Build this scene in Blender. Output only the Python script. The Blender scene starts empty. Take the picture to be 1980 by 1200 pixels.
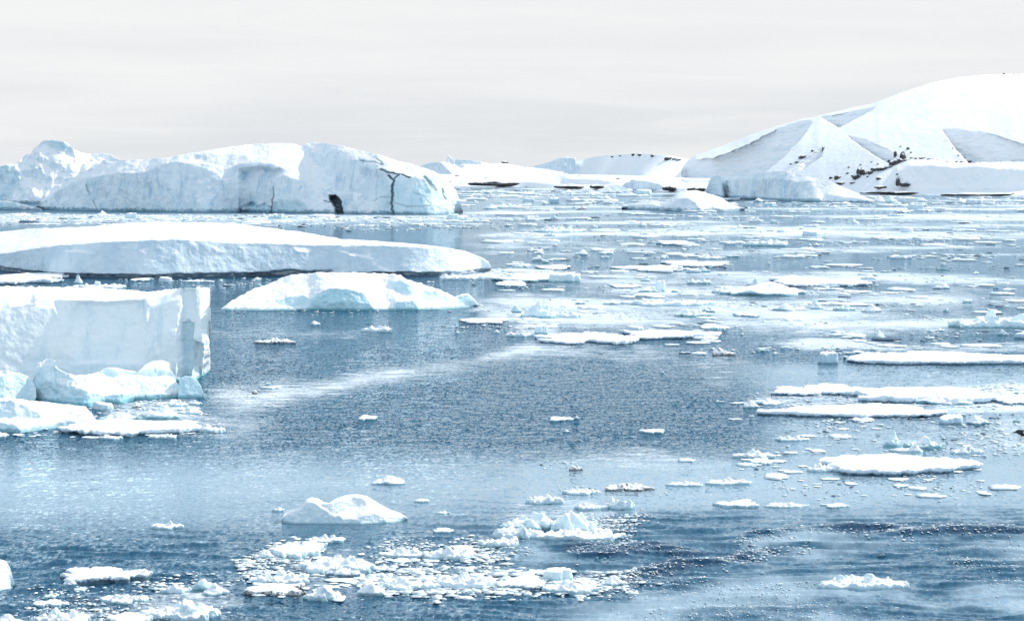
import bpy, math
import numpy as np

# ------------------------------------------------------------------ camera model
# The camera stands 12 m above the sea looking level (shift lens); px / py below are
# photograph pixels (1980 x 1200) that are turned into real positions on the water.
F, CX, HY, HC = 4200.0, 990.0, 322.0, 12.0
scene = bpy.context.scene
COL = scene.collection
R = math.radians
SUN_AZ, SUN_EL = 64.0, 37.0           # degrees right of the view direction, above the horizon


def dist(py):
    return HC * F / (py - HY)


# ------------------------------------------------------------------ vector noise
def _hash(ix, iy, iz, seed):
    with np.errstate(over='ignore'):
        h = (ix.astype(np.uint32) * np.uint32(374761393) + iy.astype(np.uint32) * np.uint32(668265263)
             + iz.astype(np.uint32) * np.uint32(2246822519) + np.uint32((seed * 3266489917) & 0xffffffff))
        h = (h ^ (h >> np.uint32(15))) * np.uint32(2246822519)
        h = (h ^ (h >> np.uint32(13))) * np.uint32(3266489917)
        return h ^ (h >> np.uint32(16))


def noise3(x, y, z, seed=0):
    x, y, z = np.broadcast_arrays(np.asarray(x, np.float32), np.asarray(y, np.float32), np.asarray(z, np.float32))
    fx, fy, fz = np.floor(x), np.floor(y), np.floor(z)
    ix, iy, iz = fx.astype(np.int64), fy.astype(np.int64), fz.astype(np.int64)
    dx, dy, dz = x - fx, y - fy, z - fz
    u, v, w = [t * t * t * (t * (t * 6 - 15) + 10) for t in (dx, dy, dz)]
    out = 0
    for cx in (0, 1):
        wx = u if cx else 1 - u
        for cy in (0, 1):
            wy = v if cy else 1 - v
            for cz in (0, 1):
                wz = w if cz else 1 - w
                h = _hash(ix + cx, iy + cy, iz + cz, seed)
                gx = (h & np.uint32(1023)).astype(np.float32) / 511.5 - 1
                gy = ((h >> np.uint32(10)) & np.uint32(1023)).astype(np.float32) / 511.5 - 1
                gz = ((h >> np.uint32(20)) & np.uint32(1023)).astype(np.float32) / 511.5 - 1
                out = out + wx * wy * wz * (gx * (dx - cx) + gy * (dy - cy) + gz * (dz - cz))
    return out * 1.35


def fbm(x, y, z=0.0, seed=0, octv=4, gain=0.5, ridged=False):
    a, s, tot = 1.0, 0.0, 0.0
    k = 1.0
    for o in range(octv):
        n = noise3(np.asarray(x) * k + 17.3 * o, np.asarray(y) * k, np.asarray(z) * k, seed + 31 * o)
        if ridged:
            n = 0.5 - np.abs(n) * 1.6
        s = s + a * n
        tot += a
        a *= gain
        k *= 2.07
    return s / tot * 1.4


def voronoi(x, y, seed=0):
    """2-D cells: two random numbers per cell for every point."""
    x, y = np.asarray(x, np.float32), np.asarray(y, np.float32)
    fx, fy = np.floor(x).astype(np.int64), np.floor(y).astype(np.int64)
    best = np.full(x.shape, 1e9, np.float32)
    ra, rb = np.zeros_like(x), np.zeros_like(x)
    z = np.zeros_like(fx)
    for ox in (-1, 0, 1):
        for oy in (-1, 0, 1):
            h = _hash(fx + ox, fy + oy, z, seed)
            g = _hash(fx + ox, fy + oy, z + 7, seed + 5)
            jx = (h & np.uint32(1023)).astype(np.float32) / 1023
            jy = ((h >> np.uint32(10)) & np.uint32(1023)).astype(np.float32) / 1023
            d = (fx + ox + jx - x) ** 2 + (fy + oy + jy - y) ** 2
            m = d < best
            best = np.where(m, d, best)
            ra = np.where(m, (g & np.uint32(1023)).astype(np.float32) / 511.5 - 1, ra)
            rb = np.where(m, ((g >> np.uint32(10)) & np.uint32(1023)).astype(np.float32) / 511.5 - 1, rb)
    return ra, rb


def sstep(a, b, x):
    t = np.clip((x - a) / (b - a), 0, 1)
    return t * t * (3 - 2 * t)


def curve(pts, x):
    p = np.array(pts, float)
    return np.interp(x, p[:, 0], p[:, 1])


def poly_sd(poly, X, Y):
    """signed distance to a closed polygon, positive inside."""
    p = np.array(poly, float)
    q = np.roll(p, -1, axis=0)
    best = np.full(X.shape, 1e12)
    ins = np.zeros(X.shape, bool)
    for (ax, ay), (bx, by) in zip(p, q):
        ex, ey = bx - ax, by - ay
        l2 = ex * ex + ey * ey + 1e-9
        t = np.clip(((X - ax) * ex + (Y - ay) * ey) / l2, 0, 1)
        d = (X - ax - t * ex) ** 2 + (Y - ay - t * ey) ** 2
        best = np.minimum(best, d)
        c = ((ay > Y) != (by > Y)) & (X < ex * (Y - ay) / (ey + 1e-12) + ax)
        ins ^= c
    d = np.sqrt(best)
    return np.where(ins, d, -d)


def line_d(pts, X, Y):
    """distance to an open polyline."""
    p = np.array(pts, float)
    best = np.full(X.shape, 1e12)
    for (ax, ay), (bx, by) in zip(p[:-1], p[1:]):
        ex, ey = bx - ax, by - ay
        t = np.clip(((X - ax) * ex + (Y - ay) * ey) / (ex * ex + ey * ey + 1e-9), 0, 1)
        best = np.minimum(best, (X - ax - t * ex) ** 2 + (Y - ay - t * ey) ** 2)
    return np.sqrt(best)


# ------------------------------------------------------------------ mesh helpers
def mesh_from(name, V, quads, mat, attr=None, attr_name='paint', smooth=True):
    me = bpy.data.meshes.new(name)
    V = np.asarray(V, np.float32)
    quads = np.asarray(quads, np.int32)
    k = quads.shape[1]
    me.vertices.add(len(V))
    me.vertices.foreach_set('co', V.ravel())
    me.loops.add(quads.size)
    me.loops.foreach_set('vertex_index', quads.ravel())
    me.polygons.add(len(quads))
    me.polygons.foreach_set('loop_start', np.arange(0, quads.size, k, dtype=np.int32))
    me.polygons.foreach_set('loop_total', np.full(len(quads), k, np.int32))
    me.update(calc_edges=True)
    me.polygons.foreach_set('use_smooth', np.full(len(quads), smooth, bool))
    if attr is not None:
        a = me.attributes.new(attr_name, 'FLOAT_COLOR', 'POINT')
        c = np.ones((len(V), 4), np.float32)
        c[:, :attr.shape[1]] = attr
        a.data.foreach_set('color', c.ravel())
    me.materials.append(mat)
    me.validate()
    return me


def link(name, me, label=None, cat=None, group=None, kind=None, loc=(0, 0, 0), rz=0.0):
    o = bpy.data.objects.new(name, me)
    COL.objects.link(o)
    o.location = loc
    o.rotation_euler = (0, 0, rz)
    tag(o, label, cat, group, kind)
    return o


def tag(o, label=None, cat=None, group=None, kind=None):
    if label: o['label'] = label
    if cat: o['category'] = cat
    if group: o['group'] = group
    if kind: o['kind'] = kind


def grid_quads(nv, nu):
    i = np.arange(nv * nu).reshape(nv, nu)
    return np.stack([i[:-1, :-1], i[:-1, 1:], i[1:, 1:], i[1:, :-1]], -1).reshape(-1, 4)


# ------------------------------------------------------------------ large ice bodies
RELIEF = {}


def relief(name, mat, top, bottom, base, faces, step=1.4, vstep=None, seed=1, warp=2.5, blur=2.5,
           facets=(), slope_noise=0.0, amp=0.0, amp_scale=2.0, dirt=(), blue=(), back=20.0, label=None,
           cat='iceberg', kind=None, group=None, iters=350, depth=None, edge_warp=0.0, hollows=(), rough_top=0.0, ridge=False):
    """A body of ice built from its visible faces: every face has a real slope and compass
    direction (degrees), the surface is integrated from them starting at the water line, then
    roughened and closed behind the crest."""
    vstep = vstep or step
    px0, px1 = top[0][0], top[-1][0]
    nu = max(8, int((px1 - px0) / step))
    U = np.linspace(px0, px1, nu)
    yt, yb = curve(top, U), curve(bottom, U)
    if rough_top:
        yt = yt + rough_top * fbm(U / 9.0, 0 * U, seed=seed + 3, octv=4)
    yt = np.minimum(yt, yb - 0.3)
    nv = max(6, int(np.max(yb - yt) / vstep))
    v = np.linspace(0, 1, nv)[:, None]
    PX = np.repeat(U[None, :], nv, 0)
    PY = yb[None, :] * (1 - v) + yt[None, :] * v
    if edge_warp:
        PX = PX + edge_warp * fbm(PX / 40, PY / 16, seed=seed + 17, octv=4) * np.minimum(1, v * 6)
    wx = warp * fbm(PX / 14, PY / 10, seed=seed + 11, octv=3)
    wy = warp * fbm(PX / 14, PY / 10, seed=seed + 12, octv=3)
    QX, QY = PX + wx, PY + wy
    s, az = base
    gy = np.full(PX.shape, math.tan(R(s)) * math.cos(R(az)))
    gx = np.full(PX.shape, -math.tan(R(s)) * math.sin(R(az)))
    for f in faces:
        poly, s, az = f[:3]
        b = f[3] if len(f) > 3 else blur
        w = sstep(-b, b, poly_sd(poly, QX, QY))
        gy = gy * (1 - w) + w * math.tan(R(s)) * math.cos(R(az))
        gx = gx * (1 - w) - w * math.tan(R(s)) * math.sin(R(az))
    for (fs, asp, ax, ay) in facets:
        ra, rb = voronoi(QX / fs, QY / (fs * asp), seed + int(fs * 10))
        gx = gx + ra * ax * (0.3 + np.abs(gy))
        gy = gy * np.exp(rb * ay)
    if slope_noise:
        gx = gx + slope_noise * fbm(PX / 22, PY / 14, seed=seed + 21, octv=4)
        gy = gy + slope_noise * np.minimum(1, gy) * fbm(PX / 22, PY / 14, seed=seed + 22, octv=4)
    t = (PY - HY) / F
    a = (PX - CX) / F
    D = np.clip(t + gy + gx * a, 0.03, 8.0)
    ly = -1.0 / F / D
    lx = -gx / F / D
    dpy_v = PY[1:] - PY[:-1]
    tv = dpy_v * 0.5 * (ly[1:] + ly[:-1]) + (PX[1:] - PX[:-1]) * 0.5 * (lx[1:] + lx[:-1])
    dpy_h = PY[:, 1:] - PY[:, :-1]
    dpx = PX[:, 1:] - PX[:, :-1]
    th = dpx * 0.5 * (lx[:, 1:] + lx[:, :-1]) + dpy_h * 0.5 * (ly[:, 1:] + ly[:, :-1])
    wv = 1.0 / (np.abs(tv) + 2e-5) ** 1.5
    wm = np.zeros_like(PX)
    wm[1:] += wv; wm[:-1] += wv
    wm[1:-1] *= 0.5
    wh = 0.12 * (wm[:, 1:] + wm[:, :-1])
    nrm = wv.mean()
    wv, wh = wv / nrm, wh / nrm
    L = np.zeros_like(PX)
    L[0] = np.log(HC * F / (yb - HY))
    L[1:] = L[0] + np.cumsum(tv, 0)
    fixed = np.ones_like(L); fixed[0] = 0

    def resid_to_grad(rv, rh):
        g = np.zeros_like(L)
        g[1:] += rv; g[:-1] -= rv
        g[:, 1:] += rh; g[:, :-1] -= rh
        return g * fixed
    diag = np.zeros_like(L)
    diag[1:] += wv; diag[:-1] += wv; diag[:, 1:] += wh; diag[:, :-1] += wh
    r = -resid_to_grad(wv * (L[1:] - L[:-1] - tv), wh * (L[:, 1:] - L[:, :-1] - th))
    z = r / diag
    p = z.copy()
    rz = (r * z).sum()
    for _ in range(iters if depth is None else 0):
        Ap = resid_to_grad(wv * (p[1:] - p[:-1]), wh * (p[:, 1:] - p[:, :-1]))
        al = rz / ((p * Ap).sum() + 1e-30)
        L = L + al * p
        r = r - al * Ap
        z = r / diag
        rz2 = (r * z).sum()
        if rz2 < 1e-16: break
        p = z + rz2 / rz * p
        rz = rz2
    Y = np.exp(L) if depth is None else depth(PX, PY, yb[None, :], yt[None, :], QX, QY)
    P = np.stack([(PX - CX) / F * Y, Y, HC - (PY - HY) / F * Y], -1)
    RELIEF[name] = (U, yb, yt, Y)
    if amp:
        du = np.gradient(P, axis=1); dv = np.gradient(P, axis=0)
        n = np.cross(du, dv)
        n /= np.linalg.norm(n, axis=-1, keepdims=True) + 1e-9
        q = P / amp_scale
        # in wall coordinates the depth is squeezed so that flat tops do not get streaks
        k = fbm(q[..., 0], q[..., 1], q[..., 2], seed=seed + 41, octv=5, gain=0.55, ridged=ridge)
        k = k + 0.5 * fbm(q[..., 0] * 3.1, q[..., 1] * 3.1, q[..., 2] * 3.1, seed=seed + 44, octv=3)
        fade = np.clip((P[..., 2]) / (amp * 2 + 0.01), 0.15, 1)
        steep = 0.35 + 0.65 * (1 - np.clip(np.abs(n[..., 2:3]), 0, 1))
        P = P + n * (k * fade * amp)[..., None] * steep
    paint = np.zeros(PX.shape + (2,), np.float32)
    carve = np.zeros(PX.shape)
    for (kind_, geo, wd, st) in dirt:
        if kind_ == 'line':
            m = sstep(wd, wd * 0.3, line_d(geo, QX, QY))
        else:
            m = sstep(-wd, wd, poly_sd(geo, QX, QY))
        paint[..., 0] = np.maximum(paint[..., 0], m * st)
        carve = np.maximum(carve, m * st ** 2 * (3.0 if kind_ == 'poly' else 1.2))
        if kind_ == 'line':
            paint[..., 1] = np.maximum(paint[..., 1], 0.5 * st ** 2 * sstep(wd * 2.6, wd * 0.6, line_d(geo, QX, QY)))
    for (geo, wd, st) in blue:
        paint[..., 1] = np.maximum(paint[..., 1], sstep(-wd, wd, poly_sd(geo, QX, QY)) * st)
    for (geo, wd, dep) in hollows:
        carve = carve + dep * sstep(-wd, wd, poly_sd(geo, QX, QY))
    P[..., 1] += carve
    # underwater skirt and the far side
    skirt = P[0].copy(); skirt[:, 2] = -1.2; skirt[:, 1] += 0.4
    rows = [skirt[None], P]
    prow = [paint[:1], paint]
    c = P[-1]
    nb = 9
    for j in range(1, nb + 1):
        u = j / nb
        rr = c.copy()
        zc = np.maximum(c[:, 2], 0)
        rr[:, 2] = zc * (1 - u ** 1.6) - 1.0 * u ** 3
        dd = back * (0.25 + 0.75 * np.clip(zc / (zc.max() + 1e-6), 0, 1))
        rr[:, 1] = c[:, 1] + dd * u ** 0.75
        rr[:, 0] = c[:, 0] * (rr[:, 1] / c[:, 1])
        rr[:, 2] += 0.25 * zc * fbm(rr[:, 0] / 5, rr[:, 1] / 5, seed=seed + 50) * u * (1 - u)
        rows.append(rr[None]); prow.append(paint[-1:])
    A = np.concatenate(rows, 0)
    B = np.concatenate(prow, 0)
    nv2, nu2 = A.shape[:2]
    o0 = np.array([A[..., 0].mean(), A[1, :, 1].mean(), 0.0])
    me = mesh_from(name, (A - o0).reshape(-1, 3), grid_quads(nv2, nu2), mat, B.reshape(-1, 2))
    return link(name, me, label, cat, group, kind, loc=o0)


def on_relief(name, px, py):
    """point on a built body seen at a photograph pixel."""
    U, yb, yt, Y = RELIEF[name]
    i = int(np.clip(np.searchsorted(U, px), 0, len(U) - 1))
    v = np.clip((yb[i] - py) / max(yb[i] - yt[i], 1e-3), 0, 1) * (Y.shape[0] - 1)
    j = int(min(v, Y.shape[0] - 2))
    y = Y[j, i] + (Y[j + 1, i] - Y[j, i]) * (v - j)
    return ((px - CX) / F * y, y, HC - (py - HY) / F * y)


# ------------------------------------------------------------------ smaller ice: signed fields -> surface nets
def surface_nets(G, org, h):
    G = G.copy()
    G[0] = G[-1] = 1; G[:, 0] = G[:, -1] = 1; G[:, :, 0] = G[:, :, -1] = 1
    nx, ny, nz = G.shape
    S = G < 0
    c = np.zeros((nx - 1, ny - 1, nz - 1), np.int8)
    for i in (0, 1):
        for j in (0, 1):
            for k in (0, 1):
                c += S[i:nx - 1 + i, j:ny - 1 + j, k:nz - 1 + k]
    act = (c > 0) & (c < 8)
    idx = np.full(act.shape, -1, np.int64)
    I, J, K = np.nonzero(act)
    idx[I, J, K] = np.arange(len(I))
    acc = np.zeros((len(I), 3)); cnt = np.zeros(len(I))
    off = [(i, j, k) for i in (0, 1) for j in (0, 1) for k in (0, 1)]
    for a in off:
        for ax in range(3):
            if a[ax]: continue
            b = list(a); b[ax] = 1
            fa = G[I + a[0], J + a[1], K + a[2]]; fb = G[I + b[0], J + b[1], K + b[2]]
            m = (fa < 0) != (fb < 0)
            t = np.where(m, fa / np.where(m, fa - fb, 1), 0)
            pt = np.array(a, float)[None] + np.zeros((len(I), 3)); pt[:, ax] = t
            acc += pt * m[:, None]; cnt += m
    V = (acc / np.maximum(cnt, 1)[:, None] + np.stack([I, J, K], 1)) * h + org
    Q = []
    for ax in range(3):
        sl0 = [slice(1, -1)] * 3; sl1 = [slice(1, -1)] * 3
        sl0[ax] = slice(0, -1); sl1[ax] = slice(1, None)
        A, B = S[tuple(sl0)], S[tuple(sl1)]
        for flip, M in ((False, A & ~B), (True, ~A & B)):
            p = np.stack(np.nonzero(M), 1)
            base = p.copy()
            for d in range(3):
                if d != ax: base[:, d] += 1
            d1, d2 = [(1, 2), (2, 0), (0, 1)][ax]
            q = []
            for (s1, s2) in ((0, 0), (-1, 0), (-1, -1), (0, -1)):
                w = base.copy(); w[:, d1] += s1; w[:, d2] += s2
                q.append(idx[w[:, 0], w[:, 1], w[:, 2]])
            q = np.stack(q, 1)
            Q.append(q[:, ::-1] if flip else q)
    Q = np.concatenate(Q)
    Q = Q[(Q >= 0).all(1)]
    return V, Q


def smax(a, b, k):
    h = np.clip(0.5 + 0.5 * (a - b) / k, 0, 1)
    return b * (1 - h) + a * h + k * h * (1 - h)


def ice_field(kind, w, d, h, seed, n):
    """returns (verts, quads) of one piece: width w, depth d, height h above the water, base at z=0"""
    rng = np.random.default_rng(seed)
    cell = max(w / n, d / 110, h / 50)
    under = min(0.35 * h + 0.05, 0.6)
    top_pad = 1.35 if kind not in ('floe', 'plate') else 1.8
    xs = np.arange(-w * 0.62, w * 0.62 + cell, cell)
    ys = np.arange(-d * 0.62, d * 0.62 + cell, cell)
    zs = np.arange(-under, h * top_pad + 2 * cell, cell * (1.0 if kind not in ('floe', 'plate') else 1.0))
    if len(zs) < 7:
        zs = np.linspace(-under, h * top_pad + 2 * cell, 7)
    X, Y, Z = np.meshgrid(xs, ys, zs, indexing='ij')
    # sampling spacing differs per axis: work in index space and scale at the end
    m = min(w, d)
    kx = 2.2 / max(m, 0.3)
    wob = 0.22 * m * fbm(X * kx * 0.7, Y * kx * 0.7, Z * kx * 0.4, seed=seed, octv=3)
    u, v = X / (w / 2), Y / (d / 2)
    p = {'floe': 2.6, 'plate': 1.7}.get(kind, 2.1)
    r = (np.abs(u) ** p + np.abs(v) ** p + 1e-9) ** (1 / p)
    th = np.arctan2(v, u)
    lob = 0.13 * np.sin(3 * th + rng.uniform(0, 6)) + 0.09 * np.sin(5 * th + rng.uniform(0, 6)) \
        + 0.05 * np.sin(9 * th + rng.uniform(0, 6))
    if kind in ('floe', 'plate'):
        pl = kind == 'plate'
        rag = fbm(X * kx * 1.1, Y * kx * 1.1, Z * kx * 0.3, seed=seed + 9, octv=5, gain=.62)
        side = (r - (0.93 if pl else 0.86) - lob * (0.7 if pl else 0.8)) * m / 2 + wob * (0.08 if pl else 0.3) - (0.15 if pl else 0.26) * m * rag
        side = side + (0.40 if w > 4 else 0.12) * h * sstep(0.55 * h, 0.0, Z)                     # melted undercut at the water
        drift = fbm(X * kx * 0.8, Y * kx * 1.6, seed=seed + 5, octv=4)
        t = h * (0.80 + (0.28 if pl else 0.42) * drift + (0.25 if pl else 0.55) * np.clip(fbm(X * kx * 2.2, Y * kx * 2.2, seed=seed + 6, octv=3) - 0.12, 0, 1)
                 + 0.5 * sstep(0.70, 1.0, r) * np.clip(fbm(X * kx * 3, Y * kx * 3, seed=seed + 4), 0, 1))
        f = smax(side, Z - t, 0.25 * h)
        f = f + 0.10 * h * fbm(X / (0.55 * h + .02), Y / (0.55 * h + .02), Z / (0.45 * h + .02), seed=seed + 7, octv=3)
    elif kind == 'lump':
        cx, cy = rng.uniform(-.3, .3), rng.uniform(-.1, .25)
        dome = np.clip(1 - r ** 2, 0, 1) ** 0.55
        pk = np.exp(-(((u - cx) / 0.45) ** 2 + ((v - cy) / 0.6) ** 2))
        t = h * dome * (0.50 + 0.5 * pk + 0.55 * fbm(X * kx, Y * kx, seed=seed + 5, octv=3))
        side = (r - 0.95 - lob) * m / 2 + wob * 0.5
        side = side + 0.25 * h * sstep(0.3 * h, 0.0, Z)
        f = smax(side, (Z - t) * 0.7, 0.18 * h)
        f = f + 0.07 * h * fbm(X / (0.4 * h), Y / (0.4 * h), Z / (0.4 * h), seed=seed + 7, octv=3)
    elif kind == 'block':
        tx, ty = rng.uniform(-.25, .25), rng.uniform(0.0, .35)
        t = h * (0.88 + tx * u + ty * v * 0.5 + 0.18 * fbm(X * kx, Y * kx, seed=seed + 5))
        side = (r - 0.92 - lob * 0.7) * m / 2 + wob * 0.3 + 0.12 * Z
        f = smax(side, Z - t, 0.12 * h)
        f = f + 0.08 * h * fbm(X / (0.35 * h), Y / (0.35 * h), Z / (0.5 * h), seed=seed + 7, octv=4, ridged=True)
    elif kind == 'peak':
        cx = rng.uniform(-.4, .4)
        uu = u + 0.30 * fbm(X * kx * 1.5, Y * kx * 1.5, Z * kx, seed=seed + 8, octv=3)
        q = np.abs(uu - cx) / np.where(uu > cx, 1 - cx, 1 + cx)
        q = np.sqrt(q ** 2 + (0.75 * (v - 0.15)) ** 2)
        t = h * (np.clip(1 - q, 0, 1) ** 1.5 * 0.85 + 0.28 * np.clip(1 - r, 0, 1) ** 0.4)
        t = t * (1 + 0.7 * fbm(X * kx * 1.6, Y * kx * 1.6, seed=seed + 5, octv=4))
        side = (r - 0.95 - lob) * m / 2
        f = smax(side, (Z - t) * 0.6, 0.15 * h)
        f = f + 0.07 * h * fbm(X / (0.3 * h), Y / (0.3 * h), Z / (0.3 * h), seed=seed + 7, octv=4, ridged=True)
    else:                                                                    # rubble: frozen-together blocks
        f = smax((r - 0.9 - lob) * m / 2 + wob * .4, Z - 0.28 * h * (1 + fbm(X * kx * 2, Y * kx * 2, seed=seed)), 0.1 * h)
        nb = int(np.clip(w / h * 3.2, 8, 34))
        for b in range(nb):
            a = rng.uniform(0, 6.28); rr = math.sqrt(rng.uniform(0, 0.72))
            bx, by = rr * math.cos(a) * w / 2, rr * math.sin(a) * d / 2
            env = 1 - 0.6 * rr
            sz = h * rng.uniform(0.22, 0.60) * env
            R3 = np.linalg.qr(rng.normal(size=(3, 3)))[0]
            qx, qy, qz = X - bx, Y - by, Z - h * env * rng.uniform(0.05, 0.45)
            l = [np.abs(R3[i, 0] * qx + R3[i, 1] * qy + R3[i, 2] * qz) - sz * s
                 for i, s in enumerate(rng.uniform(.55, 1.15, 3))]
            bx3 = smax(smax(l[0], l[1], 0.25 * sz), l[2], 0.25 * sz)
            f = -smax(-f, -bx3, 0.12 * h)
        f = f + 0.09 * h * fbm(X / (0.3 * h), Y / (0.3 * h), Z / (0.3 * h), seed=seed + 7, octv=4)
    hv = np.array([xs[1] - xs[0], ys[1] - ys[0], zs[1] - zs[0]])
    V, Q = surface_nets(f, np.zeros(3), 1.0)
    V = V * hv + np.array([xs[0], ys[0], zs[0]])
    # drop what floats in the air: keep the top scaled to the wanted height
    if len(V):
        zt = np.percentile(V[:, 2], 99.7)
        if kind not in ('floe', 'plate') and zt > 0.05:
            V[:, 2] = np.where(V[:, 2] > 0, V[:, 2] * h / zt, V[:, 2])
    return V, Q

# ------------------------------------------------------------------ node helpers
class NT:
    def __init__(self, tree):
        self.t = tree
        self.n = tree.nodes
        self.l = tree.links

    def add(self, typ, **kw):
        nd = self.n.new(typ)
        ins = kw.pop('ins', {})
        for k, v in kw.items(): setattr(nd, k, v)
        for k, v in ins.items(): self.put(nd, k, v)
        return nd

    def put(self, nd, k, v):
        s = nd.inputs[k]
        if isinstance(v, bpy.types.NodeSocket): self.l.new(v, s)
        else: s.default_value = v

    def math(self, op, a, b=0.0, c=0.0, clamp=False):
        nd = self.n.new('ShaderNodeMath'); nd.operation = op; nd.use_clamp = clamp
        for i, v in enumerate((a, b, c)): self.put(nd, i, v)
        return nd.outputs[0]

    def ramp(self, x, lo, hi, a=0.0, b=1.0):
        nd = self.n.new('ShaderNodeMapRange'); nd.interpolation_type = 'SMOOTHSTEP'
        for k, v in (('Value', x), ('From Min', lo), ('From Max', hi), ('To Min', a), ('To Max', b)): self.put(nd, k, v)
        return nd.outputs[0]

    def mix(self, f, a, b):
        nd = self.n.new('ShaderNodeMix'); nd.data_type = 'RGBA'
        self.put(nd, 'Factor', f)
        for s, v in ((nd.inputs[6], a), (nd.inputs[7], b)):
            if isinstance(v, bpy.types.NodeSocket): self.l.new(v, s)
            else: s.default_value = (*v, 1.0) if len(v) == 3 else v
        return nd.outputs[2]

    def noise(self, vec, scale, detail=4.0, rough=0.55, dist=0.0, out=0):
        nd = self.n.new('ShaderNodeTexNoise')
        self.put(nd, 'Vector', vec); self.put(nd, 'Scale', scale); self.put(nd, 'Detail', detail)
        self.put(nd, 'Roughness', rough); self.put(nd, 'Distortion', dist)
        return nd.outputs[out]

    def vscale(self, vec, s, loc=(0, 0, 0), rot=(0, 0, 0)):
        nd = self.n.new('ShaderNodeMapping')
        self.put(nd, 'Vector', vec); self.put(nd, 'Scale', s); self.put(nd, 'Location', loc); self.put(nd, 'Rotation', rot)
        return nd.outputs[0]


def new_mat(name):
    m = bpy.data.materials.new(name)
    m.use_nodes = True
    m.node_tree.nodes.clear()
    return m, NT(m.node_tree)


# ------------------------------------------------------------------ ice: snow lies where it is flat, bare ice where steep
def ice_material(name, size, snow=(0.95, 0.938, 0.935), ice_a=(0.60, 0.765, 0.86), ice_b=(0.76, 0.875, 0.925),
                 wet_shade=(0.16, 0.40, 0.48), wet_shade_h=0.25, wet_shade_f=0.7, lo=0.58, hi=0.80, bump=0.5, streak=0.6, dirtc=(0.04, 0.06, 0.08)):
    m, t = new_mat(name)
    geo = t.add('ShaderNodeNewGeometry')
    pos = geo.outputs['Position']
    sep = t.add('ShaderNodeSeparateXYZ', ins={0: geo.outputs['Normal']})
    zz = t.add('ShaderNodeSeparateXYZ', ins={0: pos})
    at = t.add('ShaderNodeAttribute', attribute_name='paint')
    ar = t.add('ShaderNodeSeparateColor', ins={0: at.outputs['Color']})
    dirt, blue = ar.outputs[0], ar.outputs[1]
    n1 = t.noise(pos, 1.0 / size, 5, 0.62)
    n2 = t.noise(t.vscale(pos, (1, 1, 2.4), rot=(0.3, 0.5, 0.2)), 3.2 / size, 5, 0.6)
    sl = t.vscale(pos, (1.0, 0.4, 0.28), rot=(0, R(28), 0))
    n3 = t.noise(sl, 2.6 / size, 6, 0.66, 0.6)
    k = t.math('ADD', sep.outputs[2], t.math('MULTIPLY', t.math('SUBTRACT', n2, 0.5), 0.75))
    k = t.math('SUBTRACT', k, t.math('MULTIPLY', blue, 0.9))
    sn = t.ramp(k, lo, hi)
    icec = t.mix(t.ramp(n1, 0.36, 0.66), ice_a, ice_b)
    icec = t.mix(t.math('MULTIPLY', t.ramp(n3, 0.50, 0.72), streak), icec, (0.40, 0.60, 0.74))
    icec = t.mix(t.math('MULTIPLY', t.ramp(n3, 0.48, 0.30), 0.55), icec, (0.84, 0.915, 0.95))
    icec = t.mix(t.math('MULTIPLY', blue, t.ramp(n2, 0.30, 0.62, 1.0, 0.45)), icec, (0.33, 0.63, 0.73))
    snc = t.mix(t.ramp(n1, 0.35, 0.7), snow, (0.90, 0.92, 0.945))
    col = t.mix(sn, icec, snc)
    wz = t.math('SUBTRACT', zz.outputs[2], t.math('MULTIPLY', t.math('SUBTRACT', n2, 0.5), wet_shade_h * 2.2))
    w = t.math('MULTIPLY', t.ramp(wz, wet_shade_h, wet_shade_h * 0.25), wet_shade_f)
    col = t.mix(w, col, wet_shade)  # wet ice band, which also paints the undercut shade along the waterline
    dn = t.math('MULTIPLY', dirt, t.ramp(n2, 0.25, 0.5, 0.55, 1.0))
    col = t.mix(dn, col, dirtc)
    b1 = t.noise(pos, 5.0 / size, 6, 0.65)
    b2 = t.add('ShaderNodeTexVoronoi', feature='F1', ins={'Vector': sl, 'Scale': 3.0 / size, 'Detail': 2.0})
    hgt = t.math('ADD', b1, t.math('MULTIPLY', b2.outputs['Distance'], 0.35))
    bp = t.add('ShaderNodeBump', ins={'Strength': bump, 'Distance': size * 0.20, 'Height': hgt})
    bs = t.add('ShaderNodeBsdfPrincipled', ins={'Base Color': col, 'Normal': bp.outputs[0],
               'Roughness': t.math('SUBTRACT', 0.72, t.math('MULTIPLY', w, 0.45)), 'IOR': 1.31, 'Specular IOR Level': 0.3})
    o = t.add('ShaderNodeOutputMaterial', ins={0: bs.outputs[0]})
    return m


ICE_FAR = ice_material('far_ice', 5.0, ice_a=(0.70, 0.79, 0.85), ice_b=(0.84, 0.895, 0.925), wet_shade=(0.06, 0.19, 0.27), wet_shade_h=1.1, wet_shade_f=0.8, bump=0.45, streak=0.95)
ICE_TAB = ice_material('tabular_ice', 3.0, ice_a=(0.63, 0.75, 0.83), ice_b=(0.75, 0.84, 0.89), wet_shade=(0.05, 0.12, 0.20), wet_shade_h=0.50, wet_shade_f=0.85, bump=0.30, streak=0.35)  # waterline colour darkened to draw the undercut shade under the wall
ICE_MID = ice_material('slab_ice', 1.8, ice_a=(0.83, 0.90, 0.925), ice_b=(0.91, 0.95, 0.96), wet_shade_h=0.22, bump=0.16, streak=0.38, wet_shade=(0.12, 0.42, 0.48))
ICE_TURQ = ice_material('turquoise_ice', 0.9, ice_a=(0.68, 0.85, 0.90), ice_b=(0.80, 0.92, 0.95), wet_shade_h=0.24, bump=0.3, streak=0.4, wet_shade=(0.05, 0.28, 0.34))
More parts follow.
